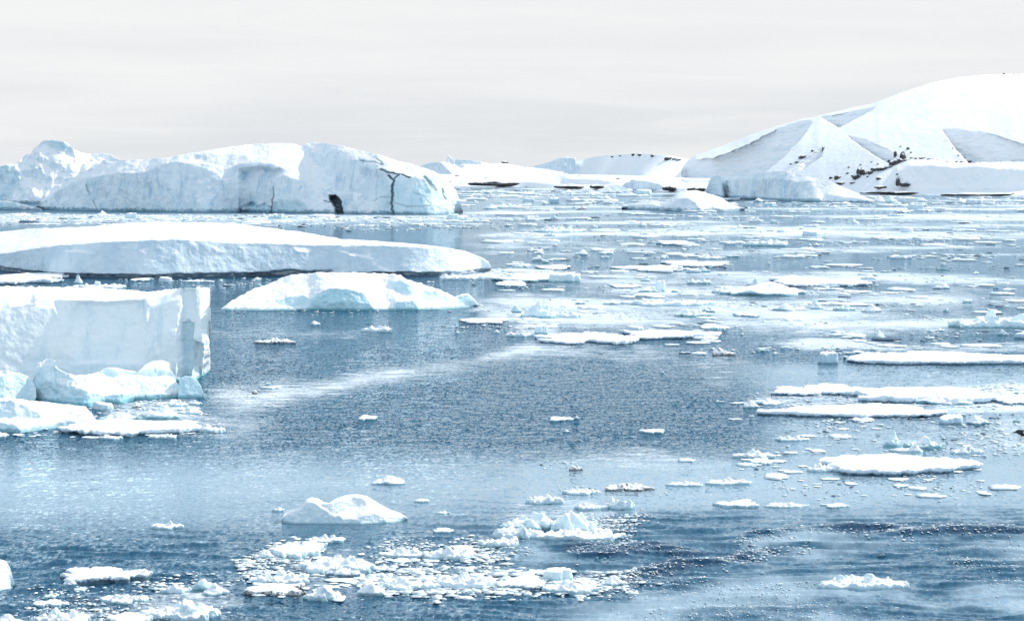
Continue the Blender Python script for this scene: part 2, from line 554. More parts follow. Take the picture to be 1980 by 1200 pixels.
ICE_NEAR = ice_material('near_ice', 0.35, ice_a=(0.58, 0.72, 0.79), ice_b=(0.72, 0.82, 0.87), wet_shade_h=0.07, bump=0.45, streak=0.3, lo=0.40, hi=0.72, wet_shade=(0.20, 0.42, 0.48), wet_shade_f=0.6)  # bare-ice colours darkened so that steep sides read as shaded
ICE_GREY = ice_material('grey_ice', 0.5, ice_a=(0.42, 0.60, 0.70), ice_b=(0.60, 0.76, 0.84), wet_shade_h=0.15, bump=0.4, streak=0.5, lo=0.45, hi=0.8, wet_shade=(0.06, 0.20, 0.27))
ICE_FLOE = ice_material('floe_ice', 0.6, ice_a=(0.62, 0.76, 0.85), ice_b=(0.78, 0.87, 0.92), wet_shade_h=0.12, bump=0.4, streak=0.3, lo=0.2, hi=0.55, wet_shade=(0.06, 0.14, 0.21), wet_shade_f=0.9)
ICE_DIRTY = ice_material('dirty_ice', 0.18, snow=(0.86, 0.85, 0.84), ice_a=(0.12, 0.11, 0.10), ice_b=(0.80, 0.80, 0.80), wet_shade=(0.07, 0.065, 0.06), wet_shade_h=0.05, lo=0.3, hi=0.7)
SNOW_HILL = ice_material('hill_snow', 14.0, snow=(0.95, 0.938, 0.935), ice_a=(0.80, 0.86, 0.91), ice_b=(0.86, 0.905, 0.94), wet_shade_f=0.0, bump=0.2, streak=0.12, lo=-0.2, hi=0.5)


def rock_material():
    m, t = new_mat('dark_rock')
    geo = t.add('ShaderNodeNewGeometry')
    n = t.noise(geo.outputs['Position'], 0.9, 6, 0.7)
    sep = t.add('ShaderNodeSeparateXYZ', ins={0: geo.outputs['Normal']})
    c = t.mix(t.ramp(n, 0.35, 0.65), (0.03, 0.032, 0.038), (0.12, 0.11, 0.105))
    k = t.math('ADD', sep.outputs[2], t.math('MULTIPLY', t.math('SUBTRACT', n, 0.5), 1.3))
    c = t.mix(t.ramp(k, 0.62, 0.85), c, (0.85, 0.87, 0.9))
    bp = t.add('ShaderNodeBump', ins={'Strength': 0.8, 'Distance': 0.5, 'Height': n})
    bs = t.add('ShaderNodeBsdfPrincipled', ins={'Base Color': c, 'Roughness': 0.8, 'Normal': bp.outputs[0]})
    t.add('ShaderNodeOutputMaterial', ins={0: bs.outputs[0]})
    return m


ROCK = rock_material()


def brash_material():
    m, t = new_mat('brash_ice')
    geo = t.add('ShaderNodeNewGeometry')
    oi = t.add('ShaderNodeAttribute', attribute_name='paint')
    n = t.noise(geo.outputs['Position'], 5.0, 4, 0.6)
    c = t.mix(t.ramp(n, 0.35, 0.7), (0.90, 0.915, 0.925), (0.62, 0.77, 0.83))
    sp = t.add('ShaderNodeSeparateColor', ins={0: oi.outputs['Color']})
    c = t.mix(sp.outputs[0], c, (0.06, 0.11, 0.16))
    bs = t.add('ShaderNodeBsdfPrincipled', ins={'Base Color': c, 'Roughness': 0.45, 'IOR': 1.31})
    t.add('ShaderNodeOutputMaterial', ins={0: bs.outputs[0]})
    return m


BRASH = brash_material()


# ------------------------------------------------------------------ sea water with grease ice
WAVE_A, WAVE_B = 4.2, 1.1


def water_material():
    m, t = new_mat('sea_water')
    geo = t.add('ShaderNodeNewGeometry')
    pos = geo.outputs['Position']
    at = t.add('ShaderNodeAttribute', attribute_name='sea')
    ar = t.add('ShaderNodeSeparateColor', ins={0: at.outputs['Color']})
    slush, rough, sheen = ar.outputs[0], ar.outputs[1], ar.outputs[2]
    flat = t.vscale(pos, (1, 1, 0))
    # grease ice and slush: a film with broken edges
    s1 = t.noise(t.vscale(flat, (0.55, 1, 1)), 0.9, 6, 0.72)
    s2 = t.noise(flat, 4.2, 4, 0.7)
    sm = t.math('ADD', t.math('MULTIPLY', s1, 0.65), t.math('MULTIPLY', s2, 0.35))
    film = t.ramp(t.math('ADD', slush, t.math('MULTIPLY', t.math('SUBTRACT', sm, 0.5), 1.7)), 0.24, 0.74)
    # ripples
    r1 = t.noise(t.vscale(flat, (0.8, 1.0, 1), rot=(0, 0, 0.12)), 0.55, 3, 0.6, 0.2)
    r2 = t.noise(t.vscale(flat, (1.9, 0.9, 1), rot=(0, 0, -0.15)), 1.5, 4, 0.65, 0.3)
    r3 = t.noise(flat, 7.5, 3, 0.6)
    # wavelets: facets of the surface tilted by noise, finer octaves carrying on below what one can resolve
    na = t.noise(t.vscale(flat, (1.35, 0.75, 1), rot=(0, 0, 0.1)), 4.6, 4, 0.64, 0.1, out=1)
    nb = t.noise(t.vscale(flat, (0.9, 0.6, 1), rot=(0, 0, -0.2)), 0.55, 3, 0.6, 0.2, out=1)

    def vm(op, a_, b_):
        nd = t.n.new('ShaderNodeVectorMath'); nd.operation = op
        t.put(nd, 0, a_)
        if op == 'SCALE': t.put(nd, 3, b_)
        elif op != 'NORMALIZE': t.put(nd, 1, b_)
        return nd.outputs[0]
    calm = t.math('SUBTRACT', 1.0, t.math('MULTIPLY', film, 0.8))
    ka = t.math('MULTIPLY', t.math('MULTIPLY', rough, calm), WAVE_A)
    kb = t.math('MULTIPLY', t.math('MULTIPLY', rough, calm), WAVE_B)
    ta = vm('SCALE', vm('MULTIPLY', vm('SUBTRACT', na, (0.5, 0.5, 0.5)), (1.0, 1.0, 0.0)), ka)
    tb = vm('SCALE', vm('MULTIPLY', vm('SUBTRACT', nb, (0.5, 0.5, 0.5)), (1.0, 1.0, 0.0)), kb)
    nrm = vm('NORMALIZE', vm('ADD', geo.outputs['Normal'], vm('ADD', ta, tb)), None)
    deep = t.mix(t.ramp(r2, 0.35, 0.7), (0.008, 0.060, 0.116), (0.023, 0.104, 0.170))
    deep = t.mix(t.ramp(sheen, 0.0, 0.35), (0.004, 0.034, 0.080), deep)
    deep = t.mix(t.ramp(sheen, 0.35, 1.0, 0.0, 0.92), deep, (0.33, 0.435, 0.51))  # pale and dark tones stand for sky reflection on the waves
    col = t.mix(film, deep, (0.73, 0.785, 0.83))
    col = t.mix(t.math('MULTIPLY', film, t.ramp(s2, 0.50, 0.70)), col, (0.86, 0.88, 0.90))
    rg = t.math('ADD', 0.035, t.math('MULTIPLY', film, 0.35))
    body = t.add('ShaderNodeBsdfDiffuse', ins={'Color': col, 'Normal': nrm})
    skin = t.add('ShaderNodeBsdfGlossy', ins={'Color': (0.82, 0.93, 1.0, 1), 'Roughness': rg, 'Normal': nrm})
    fr = t.add('ShaderNodeFresnel', ins={'IOR': 1.333, 'Normal': nrm})
    mx = t.add('ShaderNodeMixShader', ins={0: t.math('MULTIPLY', fr.outputs[0], t.math('SUBTRACT', 0.92, t.math('MULTIPLY', film, 0.5))), 1: body.outputs[0], 2: skin.outputs[0]})
    t.add('ShaderNodeOutputMaterial', ins={0: mx.outputs[0]})
    return m


WATER = water_material()


# ------------------------------------------------------------------ sky: thin bright cloud low down, opening to blue above
def make_world():
    w = bpy.data.worlds.new('World')
    scene.world = w
    w.use_nodes = True
    w.node_tree.nodes.clear()
    t = NT(w.node_tree)
    tc = t.add('ShaderNodeTexCoord').outputs['Generated']
    sky = t.add('ShaderNodeTexSky', sky_type='NISHITA', sun_disc=False, sun_elevation=R(SUN_EL), sun_rotation=R(SUN_AZ),
                altitude=0.0, air_density=1.0, dust_density=0.4, ozone_density=1.5)
    sep = t.add('ShaderNodeSeparateXYZ', ins={0: tc})
    z = sep.outputs[2]
    st = t.noise(t.vscale(tc, (2.6, 2.6, 30.0), rot=(0, 0.035, 0)), 2.2, 7, 0.62, 0.6)
    st2 = t.noise(t.vscale(tc, (1.2, 1.2, 16.0)), 2.2, 4, 0.5, 0.2)
    cloud = t.mix(t.ramp(st, 0.36, 0.66), SKY_A, SKY_B)
    cloud = t.mix(t.math('MULTIPLY', t.ramp(st2, 0.42, 0.66), 0.55), cloud, SKY_C)
    lift = t.ramp(z, 0.0, 0.075)
    cloud = t.mix(t.math('MULTIPLY', lift, 0.6), cloud, SKY_C)
    hi = t.noise(t.vscale(tc, (1, 1, 2.5)), 2.0, 5, 0.6)
    cloud = t.mix(t.ramp(z, 0.072, 0.19), cloud, (5.9, 7.15, 8.1))
    cover = t.math('MULTIPLY', t.ramp(z, 0.09, 0.55, 1.0, SKY_HI), t.ramp(t.math('ADD', hi, t.ramp(z, 0.1, 0.3, 0.4, 0.0)), 0.30, 0.62, 0.45, 1.0))
    col = t.mix(cover, sky.outputs[0], cloud)
    bg = t.add('ShaderNodeBackground', ins={0: col, 1: 0.1})
    t.add('ShaderNodeOutputWorld', ins={0: bg.outputs[0]})


SKY_A, SKY_B, SKY_C, SKY_HI = (4.88, 5.08, 5.28), (5.45, 5.55, 5.64), (6.1, 6.1, 6.08), 0.75
make_world()

sun = bpy.data.lights.new('sun', 'SUN')
sun.energy, sun.angle, sun.color = 2.75, R(0.5), (1.0, 0.93, 0.83)
so = bpy.data.objects.new('sun', sun)
COL.objects.link(so)
from mathutils import Vector
sd = Vector((math.sin(R(SUN_AZ)) * math.cos(R(SUN_EL)), math.cos(R(SUN_AZ)) * math.cos(R(SUN_EL)), math.sin(R(SUN_EL))))
so.rotation_euler = (-sd).to_track_quat('-Z', 'Y').to_euler()

cam = bpy.data.cameras.new('camera')
cam.sensor_width = 36.0
cam.lens = 36.0 * F / 1980.0
cam.shift_y = -(600.0 - HY) / 1980.0
cam.clip_end = 80000.0
co = bpy.data.objects.new('camera', cam)
co.location = (0, 0, HC)
co.rotation_euler = (R(90), 0, 0)
COL.objects.link(co)
scene.camera = co
scene.view_settings.view_transform = 'Standard'
scene.view_settings.look = 'None'
scene.view_settings.exposure = 0.62
scene.view_settings.gamma = 1.0
scene.cycles.max_bounces = 6
scene.cycles.sample_clamp_indirect = 6.0

# ================================================================== LAND
# depth of the hill: a smooth snow dome with wind scoops (steep hollow walls behind lower lips) and an ice cliff at its foot
SCOOPS = [([(1318, 332), (1326, 318), (1340, 309), (1378, 306), (1410, 294), (1440, 282), (1480, 262), (1515, 243), (1548, 231), (1560, 229), (1568, 231)],
           [(1318, 346), (1340, 348), (1380, 348), (1440, 345), (1470, 339), (1490, 325), (1515, 304), (1545, 272), (1560, 254), (1568, 240)], 75),
          ([(1586, 226), (1625, 221), (1655, 210), (1690, 206), (1694, 206)], [(1586, 227), (1612, 241), (1622, 248), (1655, 230), (1686, 213), (1694, 208)], 70),
          ([(1638, 260), (1662, 264), (1692, 280), (1722, 290), (1738, 299)], [(1638, 262), (1668, 285), (1698, 305), (1722, 317), (1738, 301)], 69),
          ([(1820, 248), (1860, 249), (1910, 258), (1980, 279), (2060, 290), (2120, 306)], [(1820, 249), (1845, 285), (1872, 315), (1940, 312), (1980, 313), (2120, 308)], 68),
          ([(1530, 327), (1555, 309), (1580, 292), (1586, 281), (1594, 280)], [(1530, 332), (1555, 327), (1582, 307), (1588, 303), (1594, 284)], 62)]


def hill_depth(PX, PY, yb, yt, QX, QY):
    Yf = HC * F / (yb - HY)
    zc = HC - (yt - HY) / F * 1050.0
    Yc = Yf + np.maximum(2.9 * zc, 106)
    s = np.clip((yb - PY) / (yb - yt), 0, 1)

    def base(py):
        q = np.clip((yb - py) / (yb - yt), 0, 1)
        return Yf + (Yc - Yf) * (0.62 * q + 0.38 * q ** 3) + 4.0 * fbm(PX / 130, py / 80, seed=70, octv=2) * q
    Y = base(PY)
    # ice cliff and bench on the right
    y5 = np.interp(PX, [1715, 1735, 1760, 1800, 1850, 1890, 1930, 1980, 2100, 2260], [352, 334, 322, 320, 325, 322, 327, 331, 336, 340]) + 1.2 * fbm(PX / 12, 0 * PX, seed=71)
    m5 = sstep(1705, 1740, PX)
    Yl = Yf + (yb - PY) * 1.1
    k366 = 366.0
    Ycl = Yf + (yb - k366) * 1.1 + (k366 - PY) * 0.11 * (1 + .0 * PX) + 1.8 * fbm(PX / 26, PY / 40, seed=72, octv=3)
    Ytop = np.where(PY > k366, Yl, Ycl)
    up = np.clip((y5 - PY) / 13.0, 0, 1)
    Y5 = Ytop * (1 - up) + Y * up
    Y = np.where((PY > y5 - 13.0), Y * (1 - m5) + Y5 * m5, Y)
    for top, bot, sl in SCOOPS:
        a, b = top[0][0], top[-1][0]
        ya, yz = curve(top, PX), curve(bot, PX)
        ins = (PX >= a) & (PX <= b) & (QY > ya) & (QY < yz)
        i0, i1 = [int(np.argmin(np.abs(PX[0] - e))) for e in (a, b)]
        ba = base(ya)[0] if np.ndim(base(ya)) > 1 else base(ya)
        Yt = 0.6 * np.interp(PX, [a, b], [ba[i0], ba[i1]]) + 0.4 * base(ya)
        dp = np.maximum(PY - ya, 0)
        Yw = Yt - dp / F * 1000.0 / math.tan(R(sl)) - 1.7 * (1 - np.exp(-dp / 4.0))
        Yw = Yw - 1.5 * fbm(PX / 26, PY / 12, seed=73, octv=4)
        Y = np.where(ins, np.maximum(Y, Yw), Y)
    return Y


relief('snow_hill', SNOW_HILL,
       top=[(1296, 349), (1312, 336), (1322, 320), (1332, 309), (1346, 300), (1400, 281), (1450, 261), (1500, 244), (1550, 230), (1570, 227), (1600, 220),
            (1650, 208), (1690, 200), (1740, 180), (1800, 160), (1850, 150), (1900, 145), (1980, 142), (2060, 146), (2160, 160), (2260, 190)],
       bottom=[(1296, 370), (1360, 371), (1450, 372.5), (1600, 374.5), (1700, 376), (1980, 379), (2260, 380)],
       base=(21, 0), faces=[], depth=hill_depth, step=1.6, vstep=1.0, seed=5, warp=2.6, amp=0.30, amp_scale=14.0, back=500, kind='structure')

relief('snow_shore', SNOW_HILL,
       top=[(770, 347), (815, 341), (850, 338), (900, 336), (1000, 339), (1060, 338), (1100, 337), (1200, 339), (1260, 341), (1330, 344), (1420, 347)],
       bottom=[(770, 360), (905, 361), (1018, 362), (1070, 365), (1165, 366), (1280, 370), (1420, 374)],
       base=(4, 0),
       faces=[([(895, 350), (1020, 352), (1060, 357), (1170, 358), (1280, 364), (1420, 366), (1420, 380), (895, 380)], 14, 0, 1.5),
              ([(1095, 346), (1160, 348), (1185, 352), (1180, 357), (1110, 355)], 45, 0, 1.5)],
       step=2.0, vstep=0.8, seed=8, slope_noise=0.04, amp=0.5, amp_scale=9, back=300, kind='structure')

relief('snow_dome_hill', SNOW_HILL,
       top=[(1090, 335), (1105, 316), (1120, 310), (1150, 303), (1185, 299), (1240, 297), (1290, 300), (1330, 307), (1370, 318), (1400, 335)],
       bottom=[(1090, 341), (1250, 347), (1400, 347)], base=(20, 15), faces=[],
       step=2.5, vstep=1.2, seed=9, slope_noise=0.04, amp=0.5, amp_scale=20, back=250, kind='structure')

# ================================================================== ICEBERGS
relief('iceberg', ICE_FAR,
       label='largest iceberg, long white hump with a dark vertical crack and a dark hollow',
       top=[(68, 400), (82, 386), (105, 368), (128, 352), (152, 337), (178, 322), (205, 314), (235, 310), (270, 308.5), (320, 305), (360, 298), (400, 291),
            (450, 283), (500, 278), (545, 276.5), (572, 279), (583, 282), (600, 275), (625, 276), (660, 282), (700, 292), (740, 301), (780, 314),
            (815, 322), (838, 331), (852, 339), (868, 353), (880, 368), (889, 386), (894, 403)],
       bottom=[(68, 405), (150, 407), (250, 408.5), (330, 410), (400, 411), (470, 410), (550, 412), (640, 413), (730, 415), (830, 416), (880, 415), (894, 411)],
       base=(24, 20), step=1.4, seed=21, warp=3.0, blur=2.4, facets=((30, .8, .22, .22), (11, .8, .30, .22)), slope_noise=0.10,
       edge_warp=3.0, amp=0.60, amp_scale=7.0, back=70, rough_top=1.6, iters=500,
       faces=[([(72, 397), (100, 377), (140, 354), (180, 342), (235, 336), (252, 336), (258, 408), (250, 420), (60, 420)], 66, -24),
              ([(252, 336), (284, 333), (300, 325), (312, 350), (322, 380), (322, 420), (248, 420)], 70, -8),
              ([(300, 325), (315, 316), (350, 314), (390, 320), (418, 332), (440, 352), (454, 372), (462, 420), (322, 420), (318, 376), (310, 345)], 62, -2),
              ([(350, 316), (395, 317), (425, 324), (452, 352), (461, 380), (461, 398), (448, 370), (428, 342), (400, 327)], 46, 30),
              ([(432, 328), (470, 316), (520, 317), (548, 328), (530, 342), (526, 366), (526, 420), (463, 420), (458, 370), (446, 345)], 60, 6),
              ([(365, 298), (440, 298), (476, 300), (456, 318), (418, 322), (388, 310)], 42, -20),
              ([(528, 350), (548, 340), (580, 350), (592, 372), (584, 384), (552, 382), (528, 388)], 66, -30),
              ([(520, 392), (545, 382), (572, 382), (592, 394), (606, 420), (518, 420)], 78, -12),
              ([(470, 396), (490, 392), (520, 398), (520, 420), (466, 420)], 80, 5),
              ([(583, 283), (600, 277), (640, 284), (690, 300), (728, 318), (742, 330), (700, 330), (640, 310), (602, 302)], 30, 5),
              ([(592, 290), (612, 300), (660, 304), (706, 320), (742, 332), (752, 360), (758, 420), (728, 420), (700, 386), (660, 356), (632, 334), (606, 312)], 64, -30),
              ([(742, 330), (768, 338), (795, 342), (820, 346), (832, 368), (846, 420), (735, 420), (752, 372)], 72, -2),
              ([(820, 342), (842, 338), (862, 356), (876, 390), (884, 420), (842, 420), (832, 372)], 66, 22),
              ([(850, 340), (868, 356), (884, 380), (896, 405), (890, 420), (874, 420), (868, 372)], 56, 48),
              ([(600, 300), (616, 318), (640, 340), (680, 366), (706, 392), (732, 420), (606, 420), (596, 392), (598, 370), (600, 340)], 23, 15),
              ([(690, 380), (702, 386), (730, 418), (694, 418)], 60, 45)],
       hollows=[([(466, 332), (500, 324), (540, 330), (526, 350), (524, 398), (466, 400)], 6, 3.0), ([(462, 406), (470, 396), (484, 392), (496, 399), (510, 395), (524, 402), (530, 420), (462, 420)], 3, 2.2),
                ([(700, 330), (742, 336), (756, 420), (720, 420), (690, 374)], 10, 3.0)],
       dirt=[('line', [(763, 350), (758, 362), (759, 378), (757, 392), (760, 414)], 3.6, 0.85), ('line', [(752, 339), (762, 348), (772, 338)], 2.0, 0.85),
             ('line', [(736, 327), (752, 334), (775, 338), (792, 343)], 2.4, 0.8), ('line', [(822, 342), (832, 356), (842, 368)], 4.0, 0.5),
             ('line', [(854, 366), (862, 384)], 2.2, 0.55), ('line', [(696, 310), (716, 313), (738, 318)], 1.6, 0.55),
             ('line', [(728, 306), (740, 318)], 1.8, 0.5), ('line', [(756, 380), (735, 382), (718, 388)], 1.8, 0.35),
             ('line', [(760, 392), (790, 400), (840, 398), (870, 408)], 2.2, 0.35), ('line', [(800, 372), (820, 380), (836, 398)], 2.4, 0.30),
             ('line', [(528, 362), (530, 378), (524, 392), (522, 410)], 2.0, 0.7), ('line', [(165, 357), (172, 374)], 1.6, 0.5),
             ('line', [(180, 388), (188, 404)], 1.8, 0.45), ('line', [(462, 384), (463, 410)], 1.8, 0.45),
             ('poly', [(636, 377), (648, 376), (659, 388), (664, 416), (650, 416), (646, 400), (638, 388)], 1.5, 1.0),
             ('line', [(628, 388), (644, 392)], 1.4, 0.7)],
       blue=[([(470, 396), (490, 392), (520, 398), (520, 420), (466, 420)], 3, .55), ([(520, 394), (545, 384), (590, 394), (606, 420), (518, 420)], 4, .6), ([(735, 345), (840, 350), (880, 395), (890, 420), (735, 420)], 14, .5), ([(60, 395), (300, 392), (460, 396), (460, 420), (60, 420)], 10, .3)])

relief('iceberg', ICE_FAR,
       label='jagged white iceberg with pale blue notches behind the left end of the largest iceberg',
       top=[(-90, 350), (-40, 332), (0, 321), (18, 317), (30, 318), (40, 309), (48, 300), (60, 297), (66, 285), (76, 280), (82, 272), (96, 271), (112, 273), (130, 276),
            (140, 286), (152, 293), (170, 297), (195, 304), (215, 318), (240, 330), (262, 345)],
       bottom=[(-90, 390), (60, 393), (262, 396)], base=(27, 12), step=1.4, seed=33, warp=4, blur=2,
       facets=((30, .7, .5, .45), (12, .7, .9, .55), (5, .8, .5, .4)), slope_noise=0.2, amp=0.9, amp_scale=5.0, back=60, rough_top=3.0,
       faces=[([(-90, 330), (0, 322), (30, 320), (38, 348), (30, 366), (5, 388), (-90, 392)], 60, -25),
              ([(82, 272), (130, 276), (142, 290), (150, 300), (128, 296), (100, 284)], 58, -15),
              ([(72, 306), (90, 303), (96, 314), (74, 312)], 60, -10), ([(45, 332), (80, 322), (84, 332), (70, 345), (48, 342)], 60, 0),
              ([(92, 314), (118, 318), (124, 326), (150, 331), (140, 336), (112, 334), (98, 326)], 56, -8),
              ([(52, 306), (60, 299), (62, 306), (50, 312)], 60, -20), ([(50, 392), (64, 374), (78, 384), (70, 396)], 62, -10)],
       blue=[([(-90, 322), (30, 318), (40, 350), (10, 388), (-90, 392)], 4, .35), ([(82, 272), (130, 276), (142, 290), (128, 294), (100, 282)], 3, .45), ([(45, 332), (80, 322), (84, 332), (50, 342)], 3, .3)])

relief('iceberg', ICE_FAR, label='small smooth pale blue ice dome peeping over the left shoulder of the largest iceberg',
       top=[(160, 310), (172, 301), (184, 297), (200, 296), (215, 299), (226, 305), (238, 316)],
       bottom=[(160, 372), (238, 372)], base=(46, -15), faces=[], step=1.6, seed=35, slope_noise=0.08, amp=0.5, amp_scale=9, back=40)

relief('ice_lump', ICE_FAR, label='low pale blue ice tongue at the left edge, in front of the jagged iceberg',
       top=[(-60, 386), (0, 388), (20, 389), (40, 394), (62, 399), (82, 404)], bottom=[(-60, 405), (40, 406), (82, 407)],
       base=(40, 0), faces=[([(-60, 395), (30, 392), (34, 404), (-60, 405)], 58, 0)], step=1.4, seed=36, slope_noise=0.15, amp=0.4, amp_scale=3, back=20,
       blue=[([(-60, 390), (34, 392), (30, 404), (-60, 405)], 3, .5)])

# far bergs along the shore
relief('iceberg', ICE_FAR, label='distant ice ridge with a sharp upright spire, behind the right end of the largest iceberg',
       top=[(812, 322), (820, 318), (832, 314), (850, 314), (863, 312), (866, 299), (870, 302), (876, 308), (878, 312), (884, 308), (900, 309), (930, 313), (955, 318), (985, 320), (1012, 328), (1030, 336)],
       bottom=[(812, 341), (1030, 341)], base=(20, 25), step=1.2, vstep=0.9, seed=41, warp=1.0, blur=1, slope_noise=0.12, amp=0.8, amp_scale=14, back=120,
       faces=[([(812, 316), (850, 313), (862, 322), (874, 336), (840, 336), (812, 326)], 58, -20), ([(864, 298), (878, 310), (876, 316), (862, 316)], 72, 10),
              ([(880, 307), (930, 312), (932, 318), (880, 318)], 62, -10), ([(880, 318), (900, 320), (925, 336), (910, 338)], 50, -25)])
relief('iceberg', ICE_FAR, label='distant wedge-shaped grey-blue iceberg with a steep right edge, left of the snowy dome',
       top=[(1000, 338), (1012, 330), (1030, 322), (1060, 314), (1080, 306), (1095, 304), (1113, 305), (1116, 318), (1126, 331), (1132, 338)],
       bottom=[(1000, 342), (1132, 342)], base=(30, 20), step=1.2, vstep=0.9, seed=42, warp=1.5, blur=1.2, slope_noise=0.15, facets=((9, .8, .5, .3),), amp=0.8, amp_scale=14, back=90,
       faces=[([(1030, 322), (1080, 306), (1114, 305), (1118, 322), (1124, 336), (1080, 336), (1062, 326), (1036, 325)], 60, -8)])
relief('iceberg', ICE_FAR, label='distant rounded blue-grey ice cliff at the foot of the snowy dome',
       top=[(1122, 333), (1140, 325), (1165, 321), (1190, 321), (1204, 328), (1214, 339)], bottom=[(1122, 342), (1214, 343)], base=(58, -8), faces=[],
       step=1.4, vstep=0.9, seed=43, slope_noise=0.08, amp=0.5, amp_scale=12, back=70)
relief('iceberg', ICE_FAR, label='low pale blue-faced iceberg off the snowy shore, below the snowy dome',
       top=[(1200, 362), (1210, 353), (1225, 349), (1250, 350), (1275, 356), (1290, 366)], bottom=[(1200, 368), (1290, 370)], base=(56, 0), faces=[([(1215, 348), (1285, 350), (1270, 354), (1220, 352)], 20, 0)],
       step=1.4, vstep=0.9, seed=44, slope_noise=0.15, amp=0.5, amp_scale=6, back=30)
relief('iceberg', ICE_FAR, label='low white and grey-blue ice mound at the waterline left of the low pale iceberg',
       top=[(1165, 370), (1175, 360), (1190, 356), (1202, 360), (1215, 366), (1228, 370)], bottom=[(1165, 374), (1228, 374)], base=(48, -10), faces=[],
       step=1.4, vstep=0.9, seed=45, slope_noise=0.25, amp=0.5, amp_scale=5, back=25)
relief('iceberg', ICE_FAR, label='upright blue tooth-shaped ice block at the left tip of the blue-fronted iceberg',
       top=[(1364, 372), (1368, 358), (1374, 345), (1380, 341), (1388, 338), (1394, 342), (1396, 356), (1400, 374)], bottom=[(1364, 381), (1400, 382)],
       base=(72, -18), faces=[], step=0.9, vstep=0.9, seed=46, slope_noise=0.3, facets=((8, .9, .6, .2),), amp=0.6, amp_scale=4, back=18, rough_top=1.2,
       blue=[([(1360, 335), (1400, 335), (1400, 385), (1360, 385)], 3, .25)])
relief('iceberg', ICE_FAR, label='broad iceberg with snowy top and shaded blue front at the foot of the hill',
       top=[(1386, 346), (1400, 341), (1420, 342), (1450, 337), (1490, 331), (1520, 331), (1550, 337), (1572, 345), (1600, 348), (1622, 358), (1650, 370), (1672, 380), (1690, 388)],
       bottom=[(1386, 378), (1410, 382), (1500, 388), (1580, 392), (1690, 393)], base=(20, 14), step=1.3, vstep=1.1, seed=47, warp=1.8, blur=1.6, facets=((14, .7, .25, .25),), slope_noise=0.08, amp=0.6, amp_scale=6, back=60,
       faces=[([(1388, 352), (1406, 350), (1408, 372), (1388, 374)], 58, -15),
              ([(1410, 350), (1440, 346), (1466, 349), (1486, 345), (1520, 348), (1546, 354), (1548, 366), (1560, 382), (1480, 381), (1440, 377), (1412, 370)], 66, -6),
              ([(1546, 352), (1570, 350), (1560, 372), (1556, 384), (1546, 382)], 56, -35),
              ([(1386, 374), (1440, 377), (1500, 382), (1586, 384), (1586, 396), (1386, 384)], 76, 0),
              ([(1600, 376), (1640, 382), (1690, 389), (1690, 394), (1610, 394)], 50, -5)],
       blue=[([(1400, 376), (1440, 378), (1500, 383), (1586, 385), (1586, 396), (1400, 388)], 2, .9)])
relief('iceberg', ICE_FAR, label='low snow-covered berg with a round blue-grey hollow, in front of the tooth-shaped ice block',
       top=[(1202, 400), (1215, 394), (1240, 391), (1262, 386), (1285, 391), (1298, 384), (1310, 372), (1325, 369), (1345, 368), (1370, 374), (1395, 382), (1410, 394), (1440, 402)],
       bottom=[(1202, 405), (1250, 407), (1330, 409), (1400, 409), (1440, 407)], base=(19, 18), step=1.2, vstep=0.9, seed=48, warp=1.5, blur=1.4, slope_noise=0.1, amp=0.35, amp_scale=4, back=35,
       faces=[([(1202, 400), (1225, 397), (1262, 396), (1282, 401), (1284, 412), (1202, 412)], 68, 0),
              ([(1290, 404), (1298, 393), (1308, 385), (1330, 384), (1346, 392), (1352, 404), (1340, 412), (1290, 412)], 66, -10),
              ([(1380, 402), (1440, 403), (1440, 412), (1380, 412)], 55, 0)])

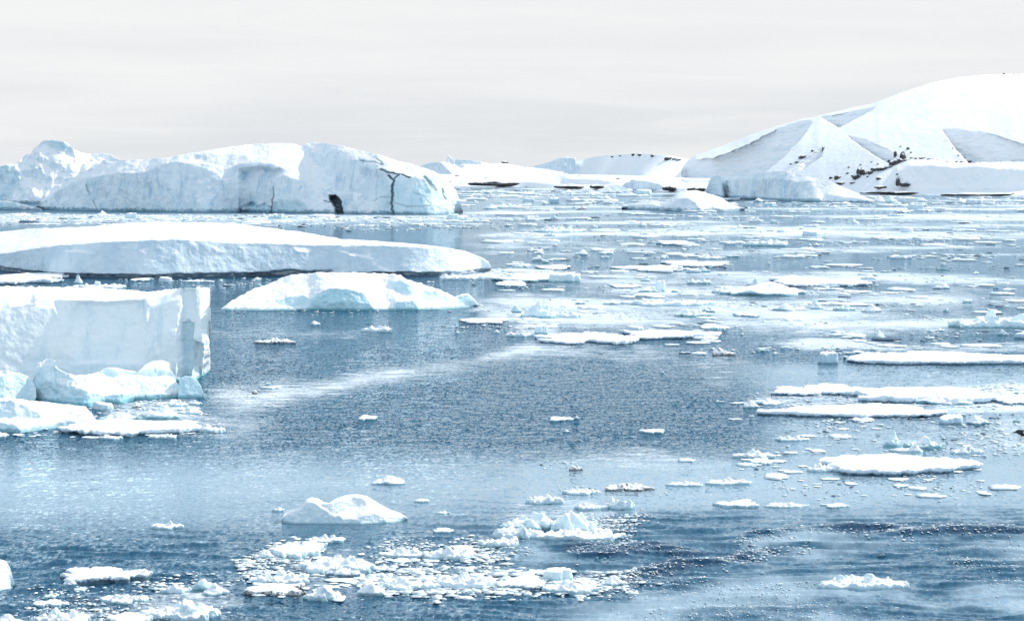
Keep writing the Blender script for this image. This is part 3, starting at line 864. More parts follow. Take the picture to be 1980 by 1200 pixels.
# long tabular berg
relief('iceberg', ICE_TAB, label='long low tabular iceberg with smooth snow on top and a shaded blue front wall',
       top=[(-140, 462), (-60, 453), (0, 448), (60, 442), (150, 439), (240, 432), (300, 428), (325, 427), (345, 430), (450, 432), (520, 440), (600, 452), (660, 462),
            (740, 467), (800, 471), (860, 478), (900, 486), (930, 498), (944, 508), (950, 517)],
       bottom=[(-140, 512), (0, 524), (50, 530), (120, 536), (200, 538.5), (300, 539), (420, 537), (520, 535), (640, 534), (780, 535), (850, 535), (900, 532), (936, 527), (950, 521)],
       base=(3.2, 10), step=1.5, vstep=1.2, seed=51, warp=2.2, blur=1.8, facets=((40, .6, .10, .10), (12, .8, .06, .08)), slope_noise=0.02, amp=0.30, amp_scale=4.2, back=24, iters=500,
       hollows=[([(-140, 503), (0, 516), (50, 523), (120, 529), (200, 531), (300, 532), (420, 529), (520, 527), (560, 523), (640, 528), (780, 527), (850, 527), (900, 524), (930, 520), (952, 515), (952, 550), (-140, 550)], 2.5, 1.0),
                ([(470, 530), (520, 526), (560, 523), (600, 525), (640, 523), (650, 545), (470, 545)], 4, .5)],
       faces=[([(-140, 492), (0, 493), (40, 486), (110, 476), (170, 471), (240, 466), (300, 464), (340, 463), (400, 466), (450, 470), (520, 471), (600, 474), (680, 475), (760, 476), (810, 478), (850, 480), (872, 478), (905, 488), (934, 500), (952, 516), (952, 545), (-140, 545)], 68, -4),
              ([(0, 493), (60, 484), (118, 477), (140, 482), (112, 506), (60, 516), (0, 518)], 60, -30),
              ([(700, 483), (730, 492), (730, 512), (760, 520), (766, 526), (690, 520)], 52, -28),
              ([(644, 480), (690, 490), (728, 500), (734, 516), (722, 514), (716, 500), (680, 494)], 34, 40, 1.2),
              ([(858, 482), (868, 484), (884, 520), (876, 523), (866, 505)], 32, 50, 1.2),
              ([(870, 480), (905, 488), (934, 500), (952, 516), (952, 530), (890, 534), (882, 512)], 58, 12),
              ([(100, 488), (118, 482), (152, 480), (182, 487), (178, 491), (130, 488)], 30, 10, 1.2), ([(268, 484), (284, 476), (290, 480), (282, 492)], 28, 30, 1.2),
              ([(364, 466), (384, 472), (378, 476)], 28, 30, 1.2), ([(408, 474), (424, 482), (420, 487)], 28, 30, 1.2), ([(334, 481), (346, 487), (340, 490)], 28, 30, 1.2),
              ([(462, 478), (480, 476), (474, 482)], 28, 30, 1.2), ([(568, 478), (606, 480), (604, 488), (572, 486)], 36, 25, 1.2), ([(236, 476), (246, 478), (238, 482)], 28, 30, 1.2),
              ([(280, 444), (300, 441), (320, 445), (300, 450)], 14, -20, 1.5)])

# the great slab at left
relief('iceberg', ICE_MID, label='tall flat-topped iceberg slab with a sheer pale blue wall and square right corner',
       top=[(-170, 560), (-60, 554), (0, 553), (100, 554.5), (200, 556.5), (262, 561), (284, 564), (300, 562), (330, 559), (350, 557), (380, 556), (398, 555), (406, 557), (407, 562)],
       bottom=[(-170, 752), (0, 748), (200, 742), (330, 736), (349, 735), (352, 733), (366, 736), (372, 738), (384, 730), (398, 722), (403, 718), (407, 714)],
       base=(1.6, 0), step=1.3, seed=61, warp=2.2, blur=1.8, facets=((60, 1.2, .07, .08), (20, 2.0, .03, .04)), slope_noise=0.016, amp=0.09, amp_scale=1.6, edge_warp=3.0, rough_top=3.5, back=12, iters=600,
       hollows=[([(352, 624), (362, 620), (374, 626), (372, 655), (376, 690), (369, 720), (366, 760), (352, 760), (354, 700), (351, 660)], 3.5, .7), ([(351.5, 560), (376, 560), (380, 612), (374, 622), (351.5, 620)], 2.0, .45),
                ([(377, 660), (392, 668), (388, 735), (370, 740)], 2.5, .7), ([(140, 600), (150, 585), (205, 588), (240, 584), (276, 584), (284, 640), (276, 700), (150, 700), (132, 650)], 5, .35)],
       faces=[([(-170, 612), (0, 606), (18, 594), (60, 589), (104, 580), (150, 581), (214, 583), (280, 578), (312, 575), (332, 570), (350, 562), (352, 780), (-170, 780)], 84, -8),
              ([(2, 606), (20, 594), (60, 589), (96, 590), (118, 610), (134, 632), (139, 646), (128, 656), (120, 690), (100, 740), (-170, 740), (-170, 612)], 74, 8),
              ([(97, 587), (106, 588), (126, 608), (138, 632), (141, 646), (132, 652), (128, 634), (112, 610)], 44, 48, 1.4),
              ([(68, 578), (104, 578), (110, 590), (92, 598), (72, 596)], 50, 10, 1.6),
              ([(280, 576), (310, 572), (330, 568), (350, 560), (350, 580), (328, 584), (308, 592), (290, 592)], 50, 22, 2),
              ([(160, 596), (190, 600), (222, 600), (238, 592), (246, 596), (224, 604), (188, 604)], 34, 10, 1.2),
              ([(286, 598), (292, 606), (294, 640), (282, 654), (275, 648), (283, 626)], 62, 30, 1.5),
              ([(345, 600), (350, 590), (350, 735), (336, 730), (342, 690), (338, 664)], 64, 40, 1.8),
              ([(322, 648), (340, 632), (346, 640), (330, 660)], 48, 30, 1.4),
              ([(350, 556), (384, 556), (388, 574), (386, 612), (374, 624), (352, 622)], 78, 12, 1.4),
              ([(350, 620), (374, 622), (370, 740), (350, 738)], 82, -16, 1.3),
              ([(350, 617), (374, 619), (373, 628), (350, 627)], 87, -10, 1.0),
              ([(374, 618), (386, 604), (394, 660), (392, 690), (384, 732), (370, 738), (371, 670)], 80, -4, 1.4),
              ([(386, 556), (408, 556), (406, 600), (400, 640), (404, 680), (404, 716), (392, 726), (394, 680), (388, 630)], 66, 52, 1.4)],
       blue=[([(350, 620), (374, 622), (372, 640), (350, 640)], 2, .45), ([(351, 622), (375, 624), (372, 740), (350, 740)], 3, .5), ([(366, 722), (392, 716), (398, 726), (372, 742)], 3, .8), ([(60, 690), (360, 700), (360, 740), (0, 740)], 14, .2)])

# humped berg in the middle
relief('iceberg', ICE_TURQ, label='white humped berg with a turquoise undercut hollow, in front of the tabular iceberg',
       top=[(428, 597), (440, 588), (452, 578), (475, 567), (500, 556), (540, 540), (580, 531), (610, 528), (640, 526.5), (700, 528), (740, 530), (762, 531), (776, 534), (786, 541), (800, 547), (815, 548),
            (822, 553), (850, 561), (866, 567), (880, 575), (892, 569), (906, 568), (916, 578), (924, 589)],
       bottom=[(428, 599), (500, 600), (600, 599), (700, 600), (760, 599), (800, 599), (850, 598), (924, 592)], base=(17, 10), step=1.2, seed=71, warp=2.4, blur=2,
       facets=((22, .7, .25, .25), (8, .8, .28, .25)), slope_noise=0.10, amp=0.40, amp_scale=2.0, back=14, rough_top=0.8, iters=500,
       faces=[([(536, 584), (556, 574), (590, 572), (602, 584), (600, 594), (540, 590)], 50, 0), ([(430, 592), (600, 592), (600, 604), (430, 604)], 22, 0),
              ([(596, 602), (600, 584), (612, 568), (628, 560), (650, 557), (674, 560), (694, 566), (712, 580), (728, 604)], 72, -18),
              ([(640, 566), (664, 566), (676, 574), (660, 584), (640, 586), (622, 584)], 50, 30), ([(668, 570), (700, 564), (716, 584), (690, 590)], 55, 10),
              ([(606, 584), (650, 586), (714, 588), (724, 606), (596, 606)], 86, -4),
              ([(752, 546), (774, 542), (800, 556), (812, 570), (790, 572), (764, 560)], 46, 6), ([(764, 584), (804, 582), (806, 604), (764, 604)], 68, 5),
              ([(812, 560), (850, 566), (880, 584), (850, 588), (822, 578)], 44, 12), ([(884, 574), (906, 570), (918, 582), (916, 590), (886, 588)], 56, -12)],
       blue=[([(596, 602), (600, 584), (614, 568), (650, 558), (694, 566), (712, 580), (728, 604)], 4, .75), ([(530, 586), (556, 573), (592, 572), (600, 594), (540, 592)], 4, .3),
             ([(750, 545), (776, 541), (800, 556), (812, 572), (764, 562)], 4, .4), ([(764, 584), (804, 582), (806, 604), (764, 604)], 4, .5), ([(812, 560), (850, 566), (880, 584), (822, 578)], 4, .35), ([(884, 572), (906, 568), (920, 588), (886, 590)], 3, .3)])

# broken ice at the foot of the slab
relief('ice_lump', ICE_TURQ, label='jagged white ice mass with knobbed left peak and teal underside, before the slab',
       top=[(64, 745), (66, 718), (72, 702), (82, 700), (88, 695), (98, 694), (108, 698), (107, 708), (116, 716), (128, 722), (145, 727), (165, 725), (180, 722), (190, 719), (204, 728), (218, 733), (236, 722),
            (250, 727), (268, 727), (290, 730), (318, 727), (332, 729), (344, 742), (352, 753), (358, 764)],
       bottom=[(64, 772), (90, 778), (130, 784), (175, 786), (200, 780), (240, 779), (260, 772), (300, 770), (358, 767)], base=(34, 14), step=1.1, seed=81, warp=3.0, blur=2,
       facets=((16, .7, .5, .35), (7, .8, .5, .35)), slope_noise=0.25, amp=0.24, amp_scale=1.3, back=5, rough_top=1.6,
       faces=[([(62, 780), (64, 720), (76, 706), (82, 722), (96, 738), (128, 746), (150, 750), (180, 762), (186, 790), (62, 792)], 74, -24), ([(90, 704), (108, 704), (112, 718), (96, 722)], 64, 0),
              ([(180, 762), (212, 764), (260, 764), (300, 762), (358, 762), (358, 790), (180, 792)], 76, 0), ([(226, 736), (246, 730), (254, 744), (236, 752)], 58, -22)],
       blue=[([(60, 768), (130, 768), (180, 766), (260, 764), (262, 790), (60, 792)], 4, 1.0), ([(62, 780), (64, 726), (80, 724), (96, 742), (140, 756), (180, 764), (186, 792)], 6, .35), ([(262, 766), (310, 764), (310, 790), (262, 790)], 3, .9)])
relief('ice_lump', ICE_TURQ, label='smooth pale blue ice hump between the slab wall and the jagged ice mass',
       top=[(186, 726), (194, 718), (206, 712), (224, 711), (244, 716), (262, 719), (276, 726)], bottom=[(186, 764), (276, 764)], base=(52, -8), faces=[([(200, 706), (250, 706), (262, 722), (230, 716)], 26, 10)], step=1.2, seed=82,
       slope_noise=0.1, amp=0.12, amp_scale=1.3, back=4, blue=[([(186, 720), (276, 724), (276, 760), (186, 760)], 5, .3)])
relief('ice_lump', ICE_TURQ, label='rounded pale blue ice knob with white crest, right of the smooth hump',
       top=[(258, 732), (270, 716), (280, 705), (296, 698), (314, 696), (328, 702), (331, 716), (340, 732)], bottom=[(258, 764), (340, 764)], base=(54, -6),
       faces=[([(270, 712), (296, 696), (330, 700), (332, 722), (322, 718), (300, 708), (280, 716)], 28, 20)], step=1.1, seed=83, slope_noise=0.14, facets=((12, .8, .3, .2),), amp=0.14, amp_scale=1.0, back=4,
       blue=[([(264, 726), (320, 712), (336, 736), (300, 750), (264, 744)], 5, .3)])
relief('ice_lump', ICE_TURQ, label='smooth translucent turquoise ice lump at the right corner of the slab foot',
       top=[(344, 750), (348, 731), (358, 727), (370, 729), (380, 735), (388, 746), (394, 762)], bottom=[(344, 769), (394, 768)], base=(62, 5), faces=[], step=1.0, seed=84, slope_noise=0.1, amp=0.06, amp_scale=0.8, back=3,
       blue=[([(340, 725), (396, 725), (396, 772), (340, 772)], 3, .6)])
relief('ice_lump', ICE_TURQ, label='pale rough ice lump at the left edge beside the jagged ice mass',
       top=[(-60, 712), (0, 716), (20, 717), (40, 722), (56, 728), (64, 738), (70, 756)], bottom=[(-60, 786), (70, 778)], base=(42, 8), faces=[([(0, 742), (40, 736), (60, 770), (0, 776)], 58, 10)], step=1.2, seed=85,
       slope_noise=0.2, facets=((14, .7, .35, .3), (6, .8, .3, .3)), amp=0.2, amp_scale=1.2, back=5, blue=[([(-60, 720), (50, 724), (64, 776), (-60, 780)], 6, .25)])
relief('ice_lump', ICE_TURQ, label='white sloping ice mound with pale shaded face, below the jagged ice mass',
       top=[(-80, 782), (0, 772), (10, 769), (26, 771), (48, 775), (80, 777), (110, 781), (150, 785), (166, 788), (176, 800), (190, 818)], bottom=[(-80, 838), (0, 834), (40, 836), (110, 826), (190, 826)], base=(22, 16), step=1.2, seed=86,
       warp=3, facets=((18, .6, .25, .25), (7, .8, .25, .25)), slope_noise=0.15, amp=0.16, amp_scale=1.1, back=4,
       faces=[([(-80, 792), (0, 776), (22, 775), (44, 782), (74, 798), (80, 806), (0, 806), (-80, 812)], 74, -22), ([(-80, 822), (0, 818), (36, 824), (40, 840), (-80, 842)], 70, 0), ([(96, 816), (130, 812), (150, 818), (120, 824)], 55, 0)])

# foreground bergs
relief('ice_lump', ICE_NEAR, label='smooth white berg bit with two soft humps, alone on calm water in the foreground',
       top=[(545, 1004), (550, 992), (565, 987), (583, 980), (592, 966), (602, 962), (615, 964), (626, 971), (636, 973), (650, 964), (668, 958), (690, 956), (708, 959), (722, 967), (740, 979), (760, 988), (775, 993), (788, 1001)],
       bottom=[(545, 1008), (570, 1011), (620, 1012), (700, 1013), (756, 1009), (788, 1004)], base=(27, 45), step=1.0, seed=91, warp=2.0, blur=3.5, slope_noise=0.08, amp=0.05, amp_scale=0.55, back=1.6,
       faces=[([(545, 1000), (566, 990), (584, 984), (592, 972), (606, 972), (624, 984), (642, 994), (660, 1000), (660, 1018), (545, 1018)], 70, -25, 3), ([(664, 970), (684, 960), (706, 963), (708, 976), (684, 980), (666, 981)], 58, -30, 2.5),
              ([(622, 974), (640, 974), (664, 964), (668, 984), (648, 994), (630, 986)], 58, -12, 3), ([(694, 1000), (722, 990), (744, 1002), (744, 1018), (694, 1018)], 66, -10, 3), ([(752, 1000), (790, 998), (790, 1012), (752, 1014)], 68, -10, 2),
              ([(640, 1004), (700, 1004), (700, 1018), (640, 1018)], 72, 0, 2)])
relief('ice_lump', ICE_NEAR, label='white berg bit cut off by the left edge in the lower corner',
       top=[(-60, 1070), (-20, 1074), (0, 1081), (12, 1084), (20, 1098), (25, 1118), (28, 1128)], bottom=[(-60, 1148), (0, 1141), (18, 1138), (28, 1132)], base=(55, 10), faces=[([(-60, 1068), (0, 1080), (14, 1086), (0, 1100), (-60, 1094)], 24, 15)],
       step=1.0, seed=92, slope_noise=0.12, amp=0.04, amp_scale=0.5, back=1.2)

# ================================================================== HAND-PLACED PIECES
# (left, right, top, waterline, kind, material, label)
N_, T_, G_, L_, M_ = ICE_NEAR, ICE_TURQ, ICE_GREY, ICE_FLOE, ICE_FAR
FLOE, LUMP, CHUNK, BERG = 'ice_floe', 'ice_lump', 'ice_chunk', 'small_berg'
PIECES = [
 # ---- far, 388-500
 (950, 1008, 388, 402, 'rubble', T_, 'small white rubbly ice pile on the far blue water right of the largest iceberg'),
 (1031, 1124, 430, 450, 'rubble', T_, 'turquoise-tinged ice pile in the far pack, below the round-hollowed berg and left of it'),
 (1061, 1078, 413, 425, 'peak', G_, 'tilted dark grey shard above the turquoise-tinged ice pile'),
 (1014, 1030, 414, 425, 'lump', G_, 'small blue-grey lump left of the tilted shard'),
 (1270, 1341, 463, 475, 'floe', G_, 'flat floe with a blue-grey side standing alone on far water at centre right'),
 (1024, 1052, 491, 504, 'lump', N_, 'small white lump on open water right of the tabular iceberg tip'),
 (1108, 1140, 479, 494, 'lump', T_, 'pale conical lump on the far water above the long dark-edged floe'),
 (1155, 1188, 481, 491, 'lump', N_, 'low white lump just right of the pale conical lump'),
 (1350, 1398, 488, 501, 'rubble', N_, 'white rubble patch above the pair of long far floes'),
 (1184, 1326, 511, 527, 'floe', L_, 'long thin floe with a near-black front edge, left of the pair of far floes'),
 (1276, 1408, 502, 517, 'floe', L_, 'long thin white floe behind and right of the dark-edged floe'),
 (1037, 1106, 511, 523, 'floe', L_, 'thin white floe right of the tabular iceberg tip'),
 (1440, 1530, 455, 476, 'rubble', T_, 'faint pale rubble strip far out, right of the lone blue-sided floe'),
 (1505, 1552, 480, 483, 'floe', G_, 'dark sliver of floe below the faint pale rubble strip'),
 (1718, 1762, 487, 500, 'rubble', N_, 'white rubble speck in the far right pack left of a dark lump'),
 # ---- 520-600
 (960, 1090, 527, 547, 'floe', T_, 'low snowy floe with a teal shaded front, right of the tabular iceberg'),
 (1060, 1124, 524, 546, 'block', T_, 'square white block at the right end of the teal-fronted floe'),
 (958, 1020, 541, 556, 'floe', G_, 'small dark-rimmed floe with upturned ends below the teal-fronted floe'),
 (1236, 1260, 532, 544, 'peak', G_, 'small dark wedge left of the pale blue cube'),
 (1264, 1289, 537, 564, 'block', T_, 'pale blue upright ice cube in the middle distance'),
 (1178, 1242, 548, 557, 'floe', L_, 'thin dark-edged floe left of the pale blue cube'),
 (1232, 1282, 552, 565, 'lump', T_, 'low bluish lump at the foot of the pale blue cube'),
 (1325, 1377, 534, 549, 'rubble', G_, 'grey-blue rubble right of the pale blue cube'),
 (1380, 1428, 543, 567, 'rubble', T_, 'knobbly white end of the swan-backed turquoise berg, on its left'),
 (985, 1011, 586, 605, 'lump', G_, 'grey-blue round lump left of the pinnacled lump'),
 (1004, 1084, 580, 615, 'peak', T_, 'white lump with a small pinnacle and blue front, right of the humped berg'),
 (1070, 1127, 594, 614, 'rubble', N_, 'low white rubble tail right of the pinnacled lump'),
 (1164, 1206, 578, 589, 'lump', G_, 'small dark blue lump at the left end of a long white slush floe'),
 (1204, 1384, 570, 592, 'rubble', N_, 'long white slushy floe in the middle of the pack'),
 (1302, 1378, 592, 613, 'rubble', T_, 'bluish rubble lump below the long slushy floe'),
 (1660, 1695, 527, 540, 'lump', N_, 'small white snowball lump behind the right end of the snow-topped floe'),
 (1440, 1478, 533, 553, 'lump', G_, 'dark grey-blue smooth lump at the left end of the snow-topped floe'),
 (1475, 1677, 534, 556, 'floe', L_, 'snow-topped floe with dark notches along its front, behind the swan-backed turquoise berg'),
 (1375, 1570, 543, 572, 'lump', T_, 'swan-backed low turquoise berg at centre right'),
 (1490, 1541, 583, 601, 'lump', G_, 'dark teal lump below the swan-backed berg'),
 (1550, 1594, 577, 598, 'peak', G_, 'teal wedge-shaped lump, second in the row below the swan-backed berg'),
 (1611, 1653, 581, 601, 'rubble', T_, 'pale blue craggy lump, third in the row below the swan-backed berg'),
 (1662, 1709, 584, 604, 'lump', N_, 'white rounded lump, last in the row below the swan-backed berg'),
 (1417, 1470, 603, 613, 'floe', G_, 'small floe with a dark streak, below the row of teal lumps'),
 (1356, 1386, 590, 604, 'lump', G_, 'small grey lump left of the row of teal lumps'),
 (1801, 1841, 544, 559, 'lump', G_, 'bluish lump alone in the right-hand pack'),
 (1828, 2030, 586, 636, 'rubble', T_, 'large craggy turquoise-white rubble berg at the right edge'),
 (1961, 2010, 638, 655, 'block', G_, 'dark-fronted block below the craggy rubble berg at the right edge'),
 (1686, 1712, 627, 652, 'peak', N_, 'small stacked white lump on open water left of the craggy rubble berg'),
 # ---- 600-700
 (888, 986, 613, 627, 'floe', L_, 'thin white floe right of and below the humped berg'),
 (700, 759, 621, 642, 'rubble', N_, 'craggy white ice bit below the middle of the humped berg'),
 (490, 573, 649, 664, 'rubble', ICE_DIRTY, 'dirty white ice bit with dark stains, right of the slab'),
 (598, 622, 619, 628, 'lump', N_, 'tiny white lump upper left of the craggy white ice bit'),
 (1031, 1059, 624, 646, 'block', T_, 'teal-sided ice block behind the rubbly dark-edged floe'),
 (976, 1034, 629, 651, 'rubble', N_, 'flat slushy white mound left of the teal-sided block'),
 (1035, 1246, 641, 667, 'floe', L_, 'rubbly floe with a broken dark front edge at the centre of the picture'),
 (1195, 1402, 635, 656, 'floe', L_, 'flat snowy floe behind and right of the rubbly floe'),
 (1210, 1248, 628, 642, 'block', N_, 'white block standing on the water behind the flat snowy floe'),
 (1374, 1420, 663, 687, 'rubble', ICE_DIRTY, 'white rubble with dark stains below the end of the flat snowy floe'),
 (1578, 1622, 676, 704, 'block', G_, 'dark upturned left tip of the long right-hand floe'),
 (1600, 2020, 677, 707, 'plate', L_, 'very long snow-topped floe with a shaded front, reaching the right edge'),
 # ---- 740-900 right
 (1477, 1700, 742, 766, 'floe', L_, 'snowy floe with a thin dark edge, farther one of the two long floes at right'),
 (1640, 1920, 744, 782, 'floe', L_, 'snowy floe piece carrying lumps, adjoining the far long floe at right'),
 (1683, 1722, 752, 770, 'lump', T_, 'white lump rising from the snowy floe piece'),
 (1765, 1897, 758, 783, 'lump', G_, 'long blue-grey shaded lump in front of the snowy floe piece'),
 (1915, 2020, 762, 783, 'floe', L_, 'floe with a dark line under it, at the right edge by the blue-grey lump'),
 (1432, 1470, 772, 789, 'lump', N_, 'small white lump at the left tip of the nearer long floe'),
 (1462, 1518, 768, 783, 'lump', N_, 'oval white lump next to the small lump at the floe tip'),
 (1478, 1840, 778, 810, 'plate', L_, 'thin white floe, nearer one of the two long floes at right'),
 (1812, 1863, 800, 821, 'block', G_, 'dark teal block below the nearer long floe'),
 (1864, 1917, 800, 822, 'lump', G_, 'grey-teal lump right of the dark teal block'),
 (1706, 1745, 829, 864, 'peak', T_, 'pointed white and teal ice bit behind the clean-edged floe'),
 (1748, 1826, 830, 869, 'rubble', T_, 'toothed turquoise ice bit right of the pointed one, behind the clean-edged floe'),
 (1750, 1786, 856, 874, 'peak', N_, 'small white cone in front of the toothed turquoise ice bit'),
 (1556, 1885, 875, 921, 'plate', L_, 'clean-edged flat white floe with a dark waterline, on calm water at lower right'),
 (1556, 1625, 888, 912, 'rubble', N_, 'slushy ice clinging to the left end of the clean-edged floe'),
 (1418, 1502, 862, 886, 'rubble', N_, 'white rubbly patch left of the clean-edged floe'),
 (1448, 1494, 884, 899, 'floe', N_, 'small white pan just below the rubbly patch'),
 (1498, 1562, 836, 853, 'rubble', N_, 'white slushy streak above the rubbly patch'),
 (1835, 1900, 852, 878, 'rubble', N_, 'grey-white slushy rubble right of the toothed turquoise bit'),
 (1310, 1345, 884, 893, 'floe', N_, 'small pan left of the rubbly patch'),
 (1385, 1470, 965, 982, 'floe', N_, 'left one of three narrow pans in a row on rippled water at lower right'),
 (1474, 1562, 967, 982, 'rubble', N_, 'middle one of three narrow pans in a row at lower right'),
 (1588, 1642, 971, 982, 'floe', N_, 'right one of three narrow pans in a row at lower right'),
 (1290, 1362, 926, 940, 'rubble', N_, 'slushy pan left and below the clean-edged floe'),
 (1360, 1450, 920, 938, 'rubble', N_, 'speckled slushy pan right of the slushy pan under the clean-edged floe'),
 # ---- centre foreground
 (718, 792, 919, 938, 'lump', N_, 'low white lump with a blue edge, above and right of the two-humped berg bit'),
 (1058, 1106, 804, 814, 'floe', N_, 'small white pan in the middle of the rough blue water'),
 (692, 731, 801, 812, 'floe', N_, 'small white pan left of centre on the rough blue water'),
 (1234, 1290, 827, 837, 'floe', N_, 'small thin pan right of centre on the rough blue water'),
 (962, 1128, 976, 1030, 'rubble', T_, 'craggy greenish-white berg bit in the foreground centre'),
 (1050, 1156, 966, 1032, 'rubble', T_, 'peaked green-tinged slab leaning on the craggy greenish-white bit'),
 (945, 1050, 1008, 1042, 'rubble', N_, 'broken white ice in front of the craggy greenish-white bit, on its left'),
 (1040, 1212, 1018, 1046, 'rubble', N_, 'broken white ice in front of the craggy greenish-white bit, on its right'),
 (925, 1010, 1030, 1058, 'rubble', N_, 'low speckled rubble apron left below the craggy greenish-white bit'),
 (1168, 1228, 952, 984, 'rubble', N_, 'white craggy lump upper right of the peaked green-tinged slab'),
 (1110, 1172, 966, 986, 'rubble', N_, 'low white rubble between the peaked slab and the craggy lump'),
 (1013, 1092, 949, 975, 'rubble', N_, 'white rubble mound behind the craggy greenish-white bit'),
 (1086, 1158, 941, 957, 'rubble', N_, 'thin rubble strip behind the white rubble mound'),
 (1165, 1262, 929, 949, 'rubble', ICE_DIRTY, 'slushy strip with a brownish stain, upper right of the foreground rubble'),
 (288, 355, 1001, 1023, 'rubble', N_, 'lone knobbly white bit on calm water at lower left'),
 (525, 552, 976, 988, 'rubble', N_, 'tiny rubble at the left tip of the two-humped berg bit'),
 (800, 832, 962, 971, 'floe', N_, 'tiny pan right of the two-humped berg bit'),
 (840, 872, 984, 994, 'rubble', N_, 'tiny slushy pan right of and below the two-humped berg bit'),
 (838, 880, 1018, 1031, 'floe', N_, 'little white pan left of the low rubble apron'),
 (590, 670, 1029, 1049, 'rubble', N_, 'flat white pan just under the two-humped berg bit'),
 (525, 632, 1043, 1082, 'floe', N_, 'thick rounded white pan at the top left of the foreground brash'),
 (496, 532, 1062, 1079, 'lump', N_, 'small white lump left of the thick rounded pan'),
 (570, 728, 1066, 1108, 'rubble', N_, 'largest white rubble piece of the foreground brash, right of the thick rounded pan'),
 (578, 640, 1081, 1103, 'lump', L_, 'white lump with a dark undercut in the foreground brash'),
 (632, 700, 1086, 1116, 'rubble', L_, 'blue-shaded rubble below the largest white rubble piece'),
 (733, 830, 1052, 1078, 'rubble', N_, 'white rubble strip above the brash field, left part'),
 (815, 926, 1046, 1082, 'rubble', N_, 'white rubble strip above the brash field, right part'),
 (486, 604, 1094, 1131, 'rubble', N_, 'knobbly white pan on the left side of the brash field'),
 (474, 592, 1122, 1154, 'floe', ICE_DIRTY, 'flat pan with a brown stain at the lower left of the brash field'),
 (586, 664, 1118, 1160, 'rubble', N_, 'white rubble next to the brown-stained pan'),
 (686, 752, 1124, 1152, 'lump', N_, 'smooth white lump at the lower edge of the brash field'),
 (735, 850, 1108, 1142, 'rubble', N_, 'flat crumbly pan in the middle of the brash field'),
 (840, 965, 1096, 1140, 'rubble', N_, 'crumbly pan right of the middle of the brash field'),
 (954, 1060, 1110, 1142, 'floe', L_, 'smooth white pan with a greenish shadowed front on the right side of the brash field'),
 (1046, 1108, 1098, 1122, 'block', N_, 'white block behind the smooth pan with greenish front'),
 (1050, 1160, 1120, 1146, 'rubble', N_, 'slushy rubble right of the smooth pan with greenish front'),
 (1164, 1212, 1110, 1133, 'lump', N_, 'yellowish-white lump at the right end of the brash field'),
 (1000, 1040, 1104, 1118, 'rubble', N_, 'small crumbs behind the smooth pan with greenish front'),
 # ---- bottom left
 (118, 280, 1093, 1128, 'floe', L_, 'thick snowy pan with a dark undercut front, alone at lower left'),
 (118, 150, 1116, 1133, 'lump', N_, 'small lump touching the left end of the thick snowy pan'),
 (142, 170, 1133, 1143, 'floe', N_, 'tiny pan below the thick snowy pan'),
 (310, 368, 1117, 1148, 'rubble', N_, 'white lump with a small horn, left one of the close trio at lower left'),
 (366, 422, 1115, 1144, 'lump', T_, 'pale smooth dome, middle one of the close trio at lower left'),
 (388, 450, 1126, 1152, 'lump', N_, 'white rounded bit, right one of the close trio at lower left'),
 (188, 292, 1144, 1167, 'rubble', N_, 'long lumpy white pan between the thick snowy pan and the bottom cluster'),
 (272, 436, 1149, 1200, 'rubble', N_, 'big white slab-like bit at the bottom, right of the rounded bottom pan'),
 (206, 300, 1178, 1208, 'floe', N_, 'rounded smooth white pan at the bottom edge'),
 (66, 182, 1166, 1208, 'rubble', N_, 'knobbly white pan at the bottom edge, left of the rounded smooth pan'),
 (54, 136, 1157, 1173, 'floe', N_, 'thin white pan above the knobbly bottom pan'),
 (-20, 52, 1187, 1210, 'lump', N_, 'white lump in the bottom left corner'),
 (84, 112, 1146, 1156, 'floe', N_, 'small sliver pan above the thin white pan at bottom left'),
 (1584, 1748, 1102, 1141, 'rubble', N_, 'bright craggy white bit alone on the glittering water at lower right'),
 (1330, 1375, 1108, 1124, 'rubble', N_, 'small white bit left of the bright craggy bit at lower right'),
 # ---- left, around the slab
 (-40, 134, 525, 550, 'floe', L_, 'white floe between the slab top and the tabular iceberg at the left edge'),
 (134, 246, 538, 558, 'rubble', N_, 'pale slushy mound just behind the slab top'),
 (142, 162, 529, 547, 'peak', N_, 'small pointed bit at the right tip of the white floe behind the slab'),
 (306, 333, 533, 545, 'block', N_, 'small white cube at the foot of the tabular iceberg'),
 (254, 292, 536, 543, 'floe', N_, 'thin white sliver left of the small white cube'),
 (352, 410, 538, 545, 'rubble', N_, 'slush strip right of the small white cube'),
 (842, 932, 522, 541, 'rubble', N_, 'white rubble under the right tip of the tabular iceberg'),
 (104, 392, 806, 845, 'plate', L_, 'flat snowy floe with a dark waterline, in front of the slab'),
 (188, 268, 796, 815, 'lump', T_, 'low pale lump behind the flat snowy floe, on its left'),
 (258, 352, 779, 812, 'lump', T_, 'white and blue sloping lump behind the flat snowy floe, on its right'),
 (180, 222, 775, 792, 'block', N_, 'small white cube pair floating under the teal overhang'),
 (300, 366, 765, 786, 'rubble', N_, 'white rubble below the right end of the jagged ice mass'),
 (252, 276, 775, 788, 'lump', ICE_DIRTY, 'small brown-stained bit under the right end of the jagged ice mass'),
 (344, 394, 786, 800, 'rubble', N_, 'scattered white bits right of the sloping lump'),
 (362, 392, 768, 782, 'rubble', N_, 'small white bits under the turquoise lump'),
 (380, 440, 812, 836, 'rubble', N_, 'slushy tip at the right end of the flat snowy floe'),
 (-30, 22, 826, 846, 'lump', N_, 'small pale lump at the left edge below the white sloping mound'),
 (190, 240, 836, 849, 'rubble', N_, 'brash crumbs along the front of the flat snowy floe, left'),
 (290, 345, 834, 848, 'rubble', N_, 'brash crumbs along the front of the flat snowy floe, right'),
 (505, 545, 745, 752, 'floe', N_, 'thin pan in the grease-ice band right of the slab'),
